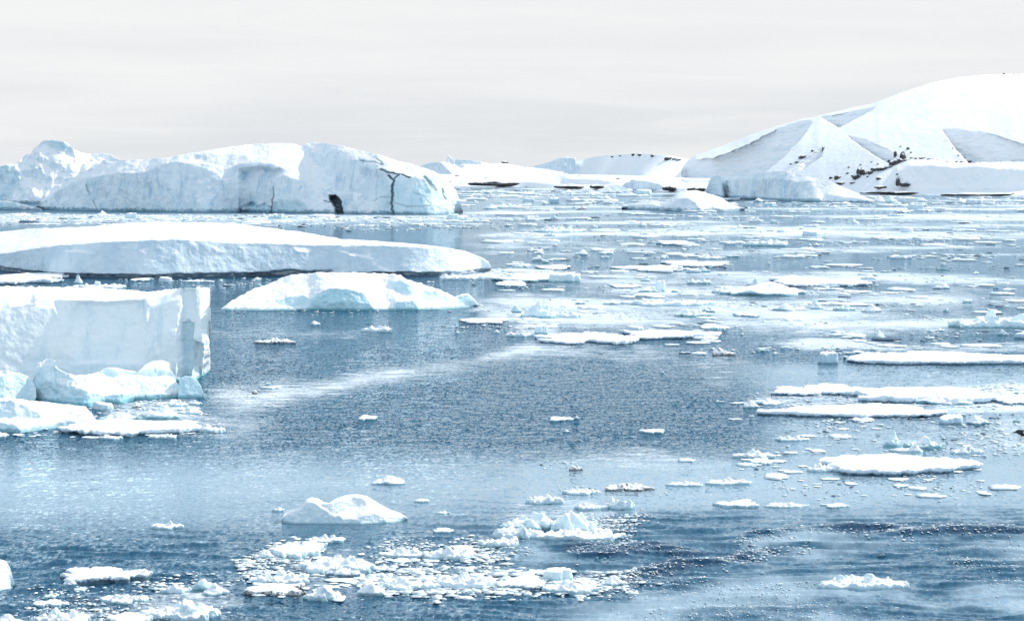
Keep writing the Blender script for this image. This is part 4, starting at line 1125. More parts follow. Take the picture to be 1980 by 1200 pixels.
 (1100, 1126, 893, 909, 'rubble', ICE_DIRTY, 'small clump of dark dirty ice on calm water at centre'),
 (486, 500, 751, 761, 'lump', ICE_DIRTY, 'tiny black bit in the grease-ice band right of the slab'),
 (1118, 1134, 395, 404, 'rubble', ICE_DIRTY, 'tiny dark lump far out left of the round-hollowed berg'),
 # ---- broken line of small bergs off the far shore
 (905, 952, 364, 373, 'rubble', T_, 'pale jumble of ice below the black shore ledge nearest the largest iceberg'),
 (998, 1042, 365, 374, 'rubble', N_, 'white jumble of ice off the far shore, right of the pale jumble'),
 (1080, 1112, 364, 375, 'lump', G_, 'blue-grey hump off the far shore, below the middle black ledge'),
 (1124, 1166, 367, 376, 'rubble', N_, 'low white jumble right of the blue-grey hump off the far shore'),
 (1228, 1262, 364, 376, 'block', T_, 'small squarish berg just right of the low white and grey-blue mound'),
 (1640, 1672, 381, 392, 'rubble', N_, 'white jumble at the right tip of the blue-fronted iceberg'),
 (1708, 1738, 376, 391, 'peak', T_, 'small pointed blue berg before the left waterline ledge under the hill'),
 (1766, 1796, 380, 392, 'lump', G_, 'small grey-blue hump off the right ice cliff'),
 (1848, 1886, 382, 391, 'rubble', N_, 'white jumble off the right ice cliff, near its black ledge'),
]

NAME_OF = {'floe': ('ice_floe', 'ice floe'), 'plate': ('ice_floe', 'ice floe'), 'lump': ('ice_lump', 'ice'), 'block': ('ice_block', 'ice'), 'peak': ('ice_pinnacle', 'ice'), 'rubble': ('ice_hummock', 'ice')}


def place_piece(i, p):
    x0, x1, y0, y1, kind, mat, label = p
    Y1 = dist(y1)
    w = (x1 - x0) / F * Y1
    pxw = x1 - x0
    if kind in ('floe', 'plate'):
        thick = (y1 - y0) * (0.32 if pxw > 90 else 0.34)
        h = thick * Y1 / F
        Yb = (HC - h) * F / (y0 - HY)
        d = max(Yb - Y1, 0.25 * w * 0.3)
        d = min(d, 3.0 * w)
    else:
        # part of the height in the picture is depth seen from above
        k = {'lump': .78, 'block': .82, 'peak': .9, 'rubble': .60}[kind]
        h = k * (y1 - y0) * Y1 / F
        d = {'lump': .7, 'block': .8, 'peak': .55, 'rubble': .6}[kind] * w
        Yb = (HC - 0.5 * h) * F / (y0 - HY)
        d = float(np.clip(min(d, (Yb - Y1) * 1.15), 0.9 * h, 3.0 * w))
    V, Q = ice_field(kind, w, d, h, 1000 + i * 7, int(np.clip(pxw / 1.7, 14, 130)))
    nm, cat = NAME_OF[kind]
    o = link(nm, mesh_from(nm, V, Q, mat), label, cat, loc=((0.5 * (x0 + x1) - CX) / F * Y1 * (1 + d / 2 / Y1), Y1 + d / 2, 0.0))
    return o


for i, p in enumerate(PIECES):
    place_piece(i, p)

# ================================================================== ROCKS
def ico(sub):
    import bmesh
    bm = bmesh.new()
    bmesh.ops.create_icosphere(bm, subdivisions=sub, radius=1.0)
    V = np.array([v.co[:] for v in bm.verts]); T = np.array([[v.index for v in f.verts] for f in bm.faces])
    bm.free()
    return V, T


ICO1, ICO2, ICO3 = ico(1), ico(2), ico(3)
rngR = np.random.default_rng(4)


def rock(px, py, wpx, hpx, host, label, group, seed, depth=None, name='rock'):
    p = on_relief(host, px, py + hpx * 0.35)
    Y = p[1] if depth is None else depth
    s = Y / F
    V, T = ICO3
    q = V * np.array([1, 0.8, 1])
    n = fbm(V[:, 0] * 1.5 + seed, V[:, 1] * 1.5, V[:, 2] * 1.5, seed=seed, octv=4, ridged=True)
    n2 = fbm(V[:, 0] * max(1, wpx / hpx) * 1.7 + seed, V[:, 1], V[:, 2], seed=seed + 3, octv=3)
    W = V * (1 + 0.55 * n)[:, None]
    W[:, 2] *= 1 + 1.1 * n2
    W = W * np.array([wpx * 0.5 * s, min(wpx, 3 * hpx) * 0.4 * s, hpx * 0.58 * s])
    z = p[2] if depth is None else 0.0
    return link(name, mesh_from(name, W, T, ROCK), label, 'rock', group, loc=(p[0] if depth is None else (px - CX) / F * Y, Y - 0.2 * hpx * s, z))


HILL_ROCKS = [(770, 515, 30, 14), (825, 483, 14, 8), (740, 545, 20, 6), (705, 555, 10, 5), (880, 476, 8, 30), (925, 630, 15, 8), (960, 625, 25, 18),
    (1015, 605, 12, 8), (985, 660, 60, 8), (1045, 658, 25, 6), (1025, 572, 12, 6), (1090, 590, 32, 34), (1065, 622, 30, 20), (1110, 604, 20, 14), (1140, 600, 20, 14),
    (1165, 580, 30, 16), (1200, 580, 40, 13), (1228, 574, 20, 8), (1185, 634, 20, 9), (1270, 545, 34, 24), (1275, 497, 12, 22), (1315, 508, 22, 42), (1298, 535, 30, 18),
    (1345, 470, 12, 12), (1305, 460, 8, 5), (1365, 522, 10, 6), (1362, 492, 8, 5), (1288, 645, 14, 34), (1330, 662, 45, 15), (1285, 610, 8, 6), (1195, 684, 30, 8),
    (1425, 523, 30, 5), (1470, 528, 30, 5), (1390, 524, 14, 5), (1610, 545, 10, 6), (1640, 543, 14, 6), (1680, 540, 18, 8), (1620, 510, 6, 6), (1590, 470, 5, 5), (1655, 520, 6, 8), (1146, 545, 7, 5),
    (1085, 560, 7, 5), (1180, 555, 8, 5), (1040, 620, 8, 6), (1125, 625, 9, 6), (1240, 540, 9, 12), (1250, 570, 12, 7), (1330, 535, 12, 7), (1560, 545, 9, 3), (1505, 535, 9, 3)]
UNIQUE = {11: 'dark jagged rock standing largest in the middle of the rock band on the right hill', 21: 'tall leaning dark crag above the middle of the snowy saddle on the right hill',
          27: 'narrow upright black rock low on the right hill, directly above a flat black rock', 28: 'flat black rock lowest on the right hill, above the shore',
          4: 'thin dark rib of rock in the gully below the peak', 8: 'long flat dark ledge at the left foot of the rock band', 0: 'dark rock on the left spur below the peak'}
for i, (X, Y_, w, h) in enumerate(HILL_ROCKS):
    if i in UNIQUE:
        lab, grp = UNIQUE[i], None
    elif i < 5:
        lab, grp = 'small dark rock on the spur left of the main rock band', 'dark rocks on the left spur'
    elif 31 <= i <= 33 or i >= 48:
        lab, grp = 'sliver of dark rock along the lip of the right ice cliff', 'rock slivers along the cliff lip'
    elif 34 <= i <= 39:
        lab, grp = 'small dark rock beside the right-hand blue hollow', 'small rocks beside the right hollow'
    else:
        lab, grp = 'dark rock poking through the snow in the rock band at the foot of the hill', 'dark rocks in the rock band'
    rock(1280 + X * .3535, 120 + Y_ * .3535, w * .3535 * 1.4, h * .3535 * 1.2, 'snow_hill', lab, grp, 100 + i)
for i, (X, Y_, w, h) in enumerate([(1870, 62, 10, 4), (1950, 66, 8, 4), (1925, 65, 5, 3)]):
    p = on_relief('snow_hill', 1280 + X * .3535, 145)
    rock(1280 + X * .3535, 120 + Y_ * .3535, w * .3535, h * .3535 * 1.4, 'snow_hill', 'tiny dark rock on the skyline of the right hill', 'skyline rocks on the right hill', 180 + i)
# dark shoreline ledges: (left, right, top, bottom)
SHORE = [(1662, 1784, 371, 375, 'long black rock ledge at the waterline under the right hill, left part', 'snow_hill'),
         (1818, 1985, 374, 380, 'long black rock ledge at the waterline under the right ice cliff', 'snow_hill'),
         (1985, 2200, 374, 380, 'black rock ledge running out of the frame on the right', 'snow_hill'),
         (1690, 1715, 360, 364, 'small dark rock just above the left waterline ledge', 'snow_hill'),
         (904, 1018, 352, 359, 'long black rock ledge along the distant snowy shore, nearest the largest iceberg', 'snow_shore'),
         (1070, 1130, 359, 364, 'black rock ledge in the middle of the distant snowy shore', 'snow_shore'),
         (1140, 1168, 358, 364, 'short black ledge right of the middle shore ledge', 'snow_shore'),
         (1280, 1308, 361, 368, 'black rock pile on the shore left of the tooth-shaped ice block', 'snow_shore'),
         (1328, 1365, 363, 369, 'black rock ledge touching the tooth-shaped ice block', 'snow_shore')]
for i, (a, b, c, d, lab, host) in enumerate(SHORE):
    U, yb, yt, YY = RELIEF[host]
    Y = float(np.interp(0.5 * (a + b), U, YY[0])) - 3.0
    s = Y / F
    base_py = HY + HC * F / Y
    V, T = ICO3
    n = fbm(V[:, 0] * 9 + i * 7, V[:, 1] * 2, V[:, 2] * 2, seed=300 + i, octv=4)
    W = np.sign(V) * np.abs(V) ** np.array([1.0, 0.8, 0.6])
    zz = np.where(V[:, 2] > 0, 1 + 0.9 * n, 1)
    W = np.stack([W[:, 0] * (b - a) / 2 * s, W[:, 1] * 5.0 * (1 + .5 * n), W[:, 2] * (d - c) * 0.62 * s * zz], 1)
    link('rock_ledge', mesh_from('rock_ledge', W, T, ROCK), lab, 'rock', loc=((0.5 * (a + b) - CX) / F * Y, Y, HC - (0.5 * (c + d) - HY) * s))
for i, (a, py, w, h) in enumerate([(962, 318, 10, 3), (976, 314, 14, 4.5), (1010, 322, 12, 3), (1020, 323, 8, 2.5), (885, 339, 10, 2), (940, 344, 8, 2), (1120, 340, 8, 2), (1196, 345, 8, 3), (1225, 348, 10, 2), (872, 351, 6, 2)]):
    far = py < 330
    Y = 2300.0 if far else None
    if far:
        s = Y / F
        V, T = ICO2
        W = V * (1 + 0.5 * fbm(V[:, 0] * 2 + i * 5, V[:, 1] * 2, V[:, 2] * 2, seed=400 + i))[:, None] * np.array([w / 2 * s, w / 2 * s, h / 2 * s])
        link('rock', mesh_from('rock', W, T, ROCK), 'dark rock on the far snow left of the wedge-shaped iceberg', 'rock', 'dark rocks on the far snow', loc=((a - CX) / F * Y, Y, HC - (py - HY) * s))
    else:
        rock(a, py, w, h, 'snow_shore', 'small dark rock showing through the low snowy shore', 'small rocks on the low shore', 400 + i)
for i, (a, py, w, h) in enumerate([(1225, 297, 8, 2.5), (1238, 297, 10, 3), (1262, 299, 8, 3), (1292, 304, 14, 5), (1304, 306, 8, 3), (1200, 299, 6, 2), (1312, 307, 9, 2.5), (1184, 301, 6, 2)]):
    rock(a, py + 1, w, h * 1.2, 'snow_dome_hill', 'dark rock along the crest of the distant snowy dome', 'rocks along the crest of the snowy dome', 430 + i)
# the snow field between the far bergs
relief('far_snow_field', SNOW_HILL, top=[(880, 332), (900, 321), (940, 317), (975, 316), (1010, 322), (1040, 325), (1090, 333)], bottom=[(880, 345), (1090, 345)],
       base=(16, 20), faces=[], step=2.5, vstep=1.2, seed=410, slope_noise=0.05, amp=0.5, amp_scale=20, back=200, kind='structure')

# ================================================================== SMALL ICE ONE CAN COUNT
rngI = np.random.default_rng(77)
TEMPL = []
for k in range(22):
    kd = ['lump', 'rubble', 'floe', 'rubble', 'block', 'floe', 'peak'][k % 7]
    V, Q = ice_field(kd, 1.0, 0.62, {'floe': 0.13, 'lump': 0.28, 'rubble': 0.34, 'block': 0.36, 'peak': 0.42}[kd], 5000 + k, 24)
    TEMPL.append((kd, V, Q))
TMESH = {}


def chunk_mesh(k, mat, name):
    key = (k, mat.name, name)
    if key not in TMESH:
        TMESH[key] = mesh_from(name, TEMPL[k][1], TEMPL[k][2], mat)
    return TMESH[key]


def in_poly(n, poly, clump=0.0, rng=rngI, seed=0, csz=9.0):
    p = np.array(poly, float)
    out = []
    lo, hi = p.min(0), p.max(0)
    tries = 0
    while len(out) < n and tries < 60:
        tries += 1
        c = lo + rng.random((n * 3, 2)) * (hi - lo)
        m = poly_sd(poly, c[:, 0], c[:, 1]) > 0
        c = c[m]
        if clump and len(c):
            Y = dist(c[:, 1]); X = (c[:, 0] - CX) / F * Y
            g = fbm(X / csz, Y / (csz * 2.2), seed=seed, octv=4)
            c = c[rng.random(len(c)) < sstep(0.25 * clump - .2, 0.25 * clump + .25, g)]
        out.extend(c.tolist())
    return np.array(out[:n]).reshape(-1, 2)


SCATTER = [
 ([(900, 395), (1975, 400), (1975, 500), (960, 500)], 62, (12, 34), 'small white ice bit in the far streaky pack at right, beyond the snow-topped floe', 'small ice bits in the far pack', .6),
 ([(980, 505), (1975, 505), (1975, 690), (1260, 690), (980, 640)], 58, (12, 36), 'small white ice bit in the mid-distance pack at right', 'small ice bits in the middle pack', .5),
 ([(5, 415), (900, 421), (940, 430), (5, 428)], 26, (14, 40), 'small white ice bit in the brash line before the largest iceberg', 'ice bits along the largest iceberg', 0),
 ([(880, 372), (1190, 374), (1190, 394), (900, 396)], 12, (12, 30), 'small ice bit off the distant snowy shore', 'ice bits off the distant shore', 0),
 ([(1440, 388), (1975, 384), (1975, 400), (1440, 404)], 14, (12, 34), 'small ice bit off the foot of the right hill', 'ice bits off the right hill', 0),
 ([(420, 620), (1000, 640), (1560, 720), (1420, 860), (420, 860)], 12, (8, 20), 'tiny white ice bit on the rough open blue water', 'tiny ice bits on the open blue water', 0),
 ([(260, 538), (520, 538), (440, 556), (270, 556)], 14, (8, 18), 'tiny white bit on dark water under the tabular iceberg', 'tiny bits under the tabular iceberg', 0),
 ([(1480, 800), (1975, 800), (1975, 880), (1900, 880)], 12, (10, 24), 'small white bit in the slush around the long right-hand floes', 'bits around the right-hand floes', 0),
 ([(1240, 1040), (1970, 1040), (1970, 1190), (1240, 1190)], 14, (8, 20), 'tiny white bit on the glittering dark water at lower right', 'tiny bits on the glittering water', 0),
]
for zi, (poly, n, (s0, s1), lab, grp, cl) in enumerate(SCATTER):
    pts = in_poly(n, poly, cl, seed=600 + zi)
    for (px, py) in pts:
        k = int(rngI.integers(len(TEMPL)))
        mat = [N_, T_, N_, G_, L_][int(rngI.integers(5))]
        Y = dist(py)
        w = (s0 + (s1 - s0) * rngI.random() ** 2) / F * Y
        o = link('ice_chunk', chunk_mesh(k, mat, 'ice_chunk'), lab, 'ice', grp, loc=((px - CX) / F * Y, Y, 0.0), rz=rngI.uniform(-.5, .5))
        zs = rngI.uniform(.6, 1.1)
        o.scale = (w, w * rngI.uniform(.7, 1.3), w * zs)

# ================================================================== BRASH (uncountable)
rngB = np.random.default_rng(5)
BR = [
 ([(470, 1090), (560, 1050), (720, 1060), (930, 1050), (1000, 1090), (1250, 1110), (1240, 1140), (1000, 1150), (820, 1150), (640, 1162), (480, 1158)], 1500, (2.5, 15), .55, .02),
 ([(690, 1098), (960, 1092), (1060, 1115), (1240, 1122), (1230, 1140), (1000, 1150), (820, 1150), (700, 1130)], 850, (3, 24), .4, .02),
 ([(930, 1020), (1000, 960), (1200, 935), (1250, 990), (1215, 1058), (930, 1065)], 700, (3, 9), .3, .05),
 ([(730, 1050), (930, 1042), (940, 1082), (740, 1092)], 350, (3, 11), .2, .05),
 ([(40, 1130), (310, 1140), (460, 1140), (450, 1200), (40, 1200)], 420, (2, 9), .5, .1),
 ([(420, 1150), (900, 1150), (1240, 1150), (1980, 1110), (1980, 1200), (420, 1200)], 1100, (1.2, 4.5), .95, .03),
 ([(1200, 1070), (1980, 1040), (1980, 1120), (1240, 1150)], 300, (1.2, 4.5), .9, .03),
 ([(270, 1128), (490, 1108), (520, 1160), (420, 1185), (260, 1180)], 330, (2.5, 13), .4, .02),
 ([(40, 1150), (300, 1150), (480, 1180), (470, 1205), (40, 1205)], 260, (2.5, 11), .5, .02),
 ([(0, 770), (180, 790), (360, 765), (440, 820), (430, 840), (200, 850), (0, 848)], 420, (2, 9), .3, .06),
 ([(0, 413), (900, 419), (960, 422), (900, 428), (0, 427)], 1500, (3, 12), .4, .05),
 ([(0, 420), (960, 422), (960, 440), (620, 450), (400, 430), (0, 436)], 420, (3, 11), .7, .15),
 ([(860, 364), (1210, 368), (1210, 380), (880, 382)], 500, (3, 10), .2, .05),
 ([(1560, 386), (1980, 380), (1980, 396), (1440, 402)], 520, (3, 12), .3, .05),
 ([(900, 400), (1980, 398), (1980, 500), (960, 500)], 1300, (2.5, 11), 1.0, .06),
 ([(960, 500), (1980, 500), (1980, 690), (1300, 690), (1000, 640)], 1000, (2.5, 11), 1.0, .06),
 ([(1440, 742), (1980, 738), (1980, 880), (1700, 870), (1440, 800)], 1100, (2.5, 11), .5, .08),
 ([(1400, 860), (1980, 860), (1980, 960), (1200, 960)], 420, (2, 8), .8, .15),
 ([(240, 536), (560, 538), (540, 552), (420, 560), (240, 556)], 160, (2, 9), .2, .02),
 ([(820, 524), (1060, 516), (1060, 545), (840, 546)], 220, (2.5, 10), .2, .08),
 ([(430, 598), (930, 594), (1060, 610), (1060, 650), (880, 640), (820, 606), (440, 606)], 260, (2, 9), .4, .05),
 ([(400, 745), (720, 705), (1010, 672), (1100, 690), (850, 725), (600, 770), (400, 800)], 420, (1.5, 5), .5, .03),
 ([(1000, 880), (1330, 920), (1330, 960), (1180, 960), (980, 910)], 50, (2, 6), .6, .2),
]
ARCS = [([(1195, 1122), (1240, 1110), (1295, 1098), (1400, 1091), (1450, 1080), (1500, 1068), (1570, 1062)], 650, (1.3, 6.5), 6, .02),  # ice crumbs added along the ripples, doubling as painted sun sparkle
        ([(1420, 1052), (1470, 1040), (1540, 1030), (1700, 1025), (1760, 1032), (1860, 1028), (1990, 1030)], 800, (1.3, 6), 7, .02),
        ([(1100, 1062), (1180, 1068), (1260, 1060), (1330, 1072)], 220, (1.3, 5), 5, .02),
        ([(1230, 1132), (1380, 1128), (1520, 1136), (1600, 1128)], 260, (1.3, 5), 5, .02),
        ([(1840, 1086), (1900, 1094), (1985, 1096)], 180, (1.3, 5), 5, .02)]
bp, bs_, bd = [], [], []
for zi, (poly, n, (s0, s1), cl, dk) in enumerate(BR):
    pts = in_poly(n, poly, cl, rngB, 700 + zi, 6.0)
    pts = pts + np.stack([rngB.normal(0, 16, len(pts)), rngB.normal(0, 1, len(pts)) * np.clip((pts[:, 1] - 380) * .012, 0, 7)], 1)
    bp.append(pts); bs_.append(s0 + (s1 - s0) * rngB.random(len(pts)) ** 2.6); bd.append(rngB.random(len(pts)) < dk)
for (line, n, (s0, s1), jit, dk) in ARCS:
    L_a = np.array(line, float)
    tt = np.sort(rngB.random(n)) * (len(L_a) - 1)
    x = np.interp(tt, np.arange(len(L_a)), L_a[:, 0]); y = np.interp(tt, np.arange(len(L_a)), L_a[:, 1])
    bp.append(np.stack([x + rngB.normal(0, 6, n), y + rngB.normal(0, jit, n)], 1)); bs_.append(s0 + (s1 - s0) * rngB.random(n) ** 2.4); bd.append(rngB.random(n) < dk)
flatk = [np.ones(len(a)) for a in bp]
# thin broken pans of the pack, only a few centimetres of freeboard
for zi, (poly, n, (s0, s1), cl, dk) in enumerate([
        ([(900, 398), (1980, 396), (1980, 505), (960, 505)], 420, (10, 46), .8, .04),
        ([(960, 505), (1980, 505), (1980, 690), (1300, 690), (1000, 640)], 280, (10, 46), .8, .04),
        ([(860, 366), (1200, 368), (1330, 384), (1980, 380), (1980, 398), (880, 398)], 220, (10, 44), .2, .05),
        ([(1440, 735), (1980, 730), (1980, 960), (1380, 960)], 90, (8, 40), .7, .04),
        ([(0, 413), (930, 419), (960, 440), (0, 434)], 240, (8, 40), .3, .03),
        ([(470, 1090), (560, 1055), (720, 1066), (930, 1055), (1000, 1090), (1240, 1112), (1230, 1138), (1000, 1148), (640, 1158), (480, 1154)], 150, (10, 38), 0, 0),
        ([(0, 800), (180, 800), (360, 775), (430, 820), (420, 838), (200, 846), (0, 842)], 60, (8, 30), .2, 0)]):
    pts = in_poly(n, poly, cl, rngB, 760 + zi, 9.0)
    bp.append(pts); bs_.append(s0 + (s1 - s0) * rngB.random(len(pts)) ** 3.0); bd.append(rngB.random(len(pts)) < dk); flatk.append(np.full(len(pts), -1.0))
bp, bs_, bd, flatk = np.concatenate(bp), np.concatenate(bs_), np.concatenate(bd), np.concatenate(flatk)
V1, T1 = ICO1
forms = []
for k in range(24):
    f = V1 * (1 + 0.42 * fbm(V1[:, 0] * 1.3 + 9 * k, V1[:, 1] * 1.3, V1[:, 2] * 1.3, seed=800 + k, octv=2))[:, None]
    f = f + rngB.normal(0, .09, f.shape)
    forms.append(f)
forms = np.array(forms)
K = 18
pv, pf = [], []
for k in range(30):                              # ragged little pans: rim, raised lip, snowy middle
    th = np.arange(K) / K * 2 * math.pi
    rr = 1 + 0.42 * fbm(np.cos(th) * 1.2 + 7 * k, np.sin(th) * 1.2, 0 * th, seed=850 + k, octv=4) + rngB.normal(0, .10, K)
    rr = np.clip(rr, .35, 1.6)
    cs = np.stack([np.cos(th), np.sin(th)], 1)
    rings = [(0.94, -1.0, .0), (1.0, .25, .25), (0.84, 1.0, .45), (0.5, .8, .5)]
    vs = [np.concatenate([cs * (rr * f)[:, None], (z + rngB.normal(0, s + 1e-6, K))[:, None]], 1) for f, z, s in rings]
    pv.append(np.concatenate(vs + [np.array([[0, 0, .9]])]))
PV = np.array(pv)
for r_ in range(3):
    for j in range(K):
        a_, b_ = r_ * K + j, r_ * K + (j + 1) % K
        pf += [(a_, b_, b_ + K), (a_, b_ + K, a_ + K)]
pf += [(3 * K + j, 3 * K + (j + 1) % K, 4 * K) for j in range(K)]
PF = np.array(pf)


def sea_fields(Xg, Yg):
    """slush cover, roughness, milky tone with painted sky sheen and wave height of the sea surface at world points"""
    PXg = CX + F * Xg / np.maximum(Yg, 54.0)
    PYg = np.clip(HY + HC * F / np.maximum(Yg, 54.0), 322, 1300)
    n1 = fbm(Xg / 26, Yg / 60, seed=901, octv=5)
    n2 = fbm(Xg / 9, Yg / 30, seed=902, octv=4)
    n3 = fbm(Xg / 90, Yg / 220, seed=903, octv=4)
    fx = PXg + 60 * n2; fy = PYg + np.clip((PYg - HY) * 0.06, 0, 14) * n2

    def zone(poly, bx, by):
        k = bx / by
        return sstep(-bx, bx, poly_sd([(a, b * k) for a, b in poly], fx, fy * k))
    # slush / grease ice
    right = sstep(820, 1020, fx)
    prof = np.interp(PYg, [340, 372, 392, 400, 440, 470, 500, 540, 600, 650, 690, 720, 1300], [.40, .40, .22, .48, .52, .48, .36, .42, .40, .34, .14, 0, 0])
    ns = fbm(Xg / 85, Yg / 50, seed=904, octv=5, gain=.55)
    S = right * (0.74 * prof + (1.35 * ns + 0.30 * n2) * (prof > .05))
    left = 1 - right
    S = S + left * np.interp(PYg, [395, 408, 415, 420, 428, 440, 470], [.1, .1, .5, .66, .5, .25, 0])
    S = np.clip(S, 0, 1)
    for poly, st, bx, by in [
        ([(400, 744), (500, 748), (600, 730), (720, 700), (900, 680), (1010, 662), (1180, 668), (1120, 690), (950, 710), (850, 728), (720, 750), (600, 776), (500, 796), (400, 806)], .52, 90, 26),
        ([(1040, 690), (1300, 668), (1500, 700), (1430, 770), (1460, 800), (1400, 790), (1340, 720), (1200, 706)], .34, 60, 12),
        ([(1000, 880), (1300, 860), (1480, 900), (1300, 915), (1060, 905)], .30, 60, 12),
        ([(395, 635), (560, 640), (820, 645), (1000, 640), (1000, 652), (700, 664), (395, 660)], .30, 60, 8),
        ([(850, 516), (1060, 512), (1100, 540), (960, 540), (860, 536)], .75, 40, 6),
        ([(900, 572), (1300, 575), (1400, 620), (1250, 634), (1000, 626), (900, 606)], .48, 60, 8),
        ([(960, 620), (1100, 622), (1100, 652), (980, 652)], .55, 40, 6),
        ([(1440, 655), (1980, 660), (2300, 660), (2300, 680), (1560, 680)], .55, 50, 7),
        ([(1000, 660), (1400, 664), (1300, 700), (1040, 700)], .34, 60, 8),
        ([(1430, 770), (1560, 748), (1980, 740), (2300, 740), (2300, 800), (1900, 800), (1560, 802)], .62, 50, 8),
        ([(1460, 800), (1980, 806), (2300, 806), (2300, 880), (1860, 880), (1600, 860), (1480, 830)], .36, 60, 10),
        ([(1360, 866), (1560, 870), (1600, 920), (1980, 930), (2300, 930), (2300, 952), (1400, 950)], .26, 60, 12),
        ([(300, 780), (440, 800), (560, 800), (440, 845), (330, 846)], .42, 40, 9),
        ([(180, 768), (380, 768), (400, 820), (180, 815)], .50, 30, 9),
        ([(470, 1088), (560, 1050), (720, 1060), (930, 1050), (1000, 1090), (1240, 1112), (1230, 1140), (1000, 1150), (820, 1150), (640, 1160), (490, 1156)], .40, 60, 20),
        ([(690, 1098), (960, 1095), (1060, 1115), (1230, 1124), (1220, 1138), (1000, 1148), (820, 1148), (700, 1130)], .55, 60, 18),
        ([(40, 1150), (300, 1140), (480, 1120), (500, 1165), (430, 1205), (40, 1210)], .42, 60, 18),
        ([(930, 1022), (1010, 970), (1180, 950), (1230, 1000), (1200, 1052), (940, 1058)], .34, 60, 20),
        ([(880, 584), (960, 580), (980, 600), (880, 604)], .55, 40, 6),
    ]:
        S = np.maximum(S, zone(poly, bx, by) * st * np.clip(1 + 0.6 * n1 + .6 * n2, .35, 1.4))
    S = np.clip(S, 0, 1)
    # wind-roughened and calm water
    Rg = np.interp(PYg, [340, 400, 470, 540, 600, 700, 800, 850, 880, 905, 960, 1010, 1060, 1200], [.25, .30, .42, .55, .70, .85, .95, .95, .70, .32, .22, .30, .38, .42])
    Rg = Rg * np.clip(1 + 0.55 * n3 + 0.25 * n1, .45, 1.5)
    rt = sstep(1380, 1560, fx) * sstep(690, 720, fy) * sstep(1000, 900, fy)
    Rg = Rg * (1 - 0.62 * rt)
    Rg = Rg * (1 - 0.55 * zone([(395, 760), (470, 790), (520, 850), (420, 860), (330, 850)], 50, 14))
    # swell and wavelets as real relief
    A = np.zeros_like(Yg)
    band_r = sstep(700, 1000, fx) * sstep(940, 1020, fy)
    band_l = sstep(700, 300, fx) * sstep(985, 1070, fy)
    mid = sstep(600, 700, fy) * sstep(900, 850, fy)
    lim = sstep(400, 130, Yg) * (Yg > 10)
    wx = Xg + 1.3 * fbm(Xg / 7, Yg / 7, seed=911, octv=2)
    wy = Yg + 1.3 * fbm(Xg / 7, Yg / 7, seed=912, octv=2)
    w1 = fbm(wx / 4.2, wy / 0.85, seed=921, octv=3, gain=.45)
    w2 = fbm(wx / 1.9 + 0.3 * wy, wy / 0.85, seed=922, octv=3, gain=.5)
    w3 = fbm(Xg / 1.2, Yg / 0.9, seed=923, octv=2)
    w1 = w1 + 0.45 * fbm(wx / 3.4 + 5, wy / 0.75, seed=924, octv=2, ridged=True)
    A = lim * (band_r * (0.13 * w1 + 0.05 * w2) + band_l * (0.12 * w1 + 0.06 * w2) + mid * 0.03 * w3 + 0.012 * w1) * (1 - .7 * S)
    for (line, n_, sz_, j_, d_), hh, ww in zip(ARCS, (.12, .16, .10, .06, .08), (.7, .9, .7, .5, .6)):
        ln = np.array(line, float)
        Ya = dist(np.interp(PXg, ln[:, 0], ln[:, 1]) - 5) + 0.8 * fbm(Xg / 4, Yg * 0, seed=931)
        e = sstep(ln[0, 0] - 60, ln[0, 0] + 60, PXg) * sstep(ln[-1, 0] + 60, ln[-1, 0] - 60, PXg)
        q = (Yg - Ya) / ww
        A = A + lim * e * hh * np.exp(-q * q) * (1 + .6 * n2)
    milk_sheen = sstep(1700, 1300, fx) * np.interp(PYg, [840, 890, 930, 985, 1040, 1200], [0, .55, .85, .65, .25, .12]) + rt * .7 + .25 * sstep(900, 1300, fx) * sstep(1000, 1040, fy)  # calm water paler: melt milk plus sky reflection put into the colour
    milk_sheen = np.maximum(milk_sheen, .95 * sstep(900, 1050, fx) * sstep(868, 900, fy) * sstep(1050, 955, fy))
    milk_sheen = np.maximum(milk_sheen, .9 * rt)
    milk_sheen = np.maximum(milk_sheen, right * np.interp(PYg, [340, 400, 560, 700, 730], [.45, .25, .20, .22, 0]))
    milk_sheen = np.clip(milk_sheen * (1 + .6 * n3 + .3 * n1), 0, 1)
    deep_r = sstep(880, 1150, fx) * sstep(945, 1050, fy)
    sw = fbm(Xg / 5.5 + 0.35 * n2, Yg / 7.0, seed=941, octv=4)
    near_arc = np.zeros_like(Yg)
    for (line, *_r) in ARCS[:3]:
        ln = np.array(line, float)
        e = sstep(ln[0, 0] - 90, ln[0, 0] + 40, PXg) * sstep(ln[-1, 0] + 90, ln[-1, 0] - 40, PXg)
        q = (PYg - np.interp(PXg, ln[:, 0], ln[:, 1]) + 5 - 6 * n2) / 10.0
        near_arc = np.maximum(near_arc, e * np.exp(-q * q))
    rd = np.clip(0.56 + 1.3 * sw - 0.62 * near_arc, 0.0, 1.0)  # reflected light streaks and dark wave faces painted into the water colour
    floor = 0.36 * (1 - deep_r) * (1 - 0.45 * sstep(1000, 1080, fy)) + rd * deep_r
    milk_sheen = np.clip(floor + 0.64 * milk_sheen * (1 - deep_r), 0, 1)
    Rg = Rg * (1 - 0.5 * deep_r)
    return S, Rg, milk_sheen, A


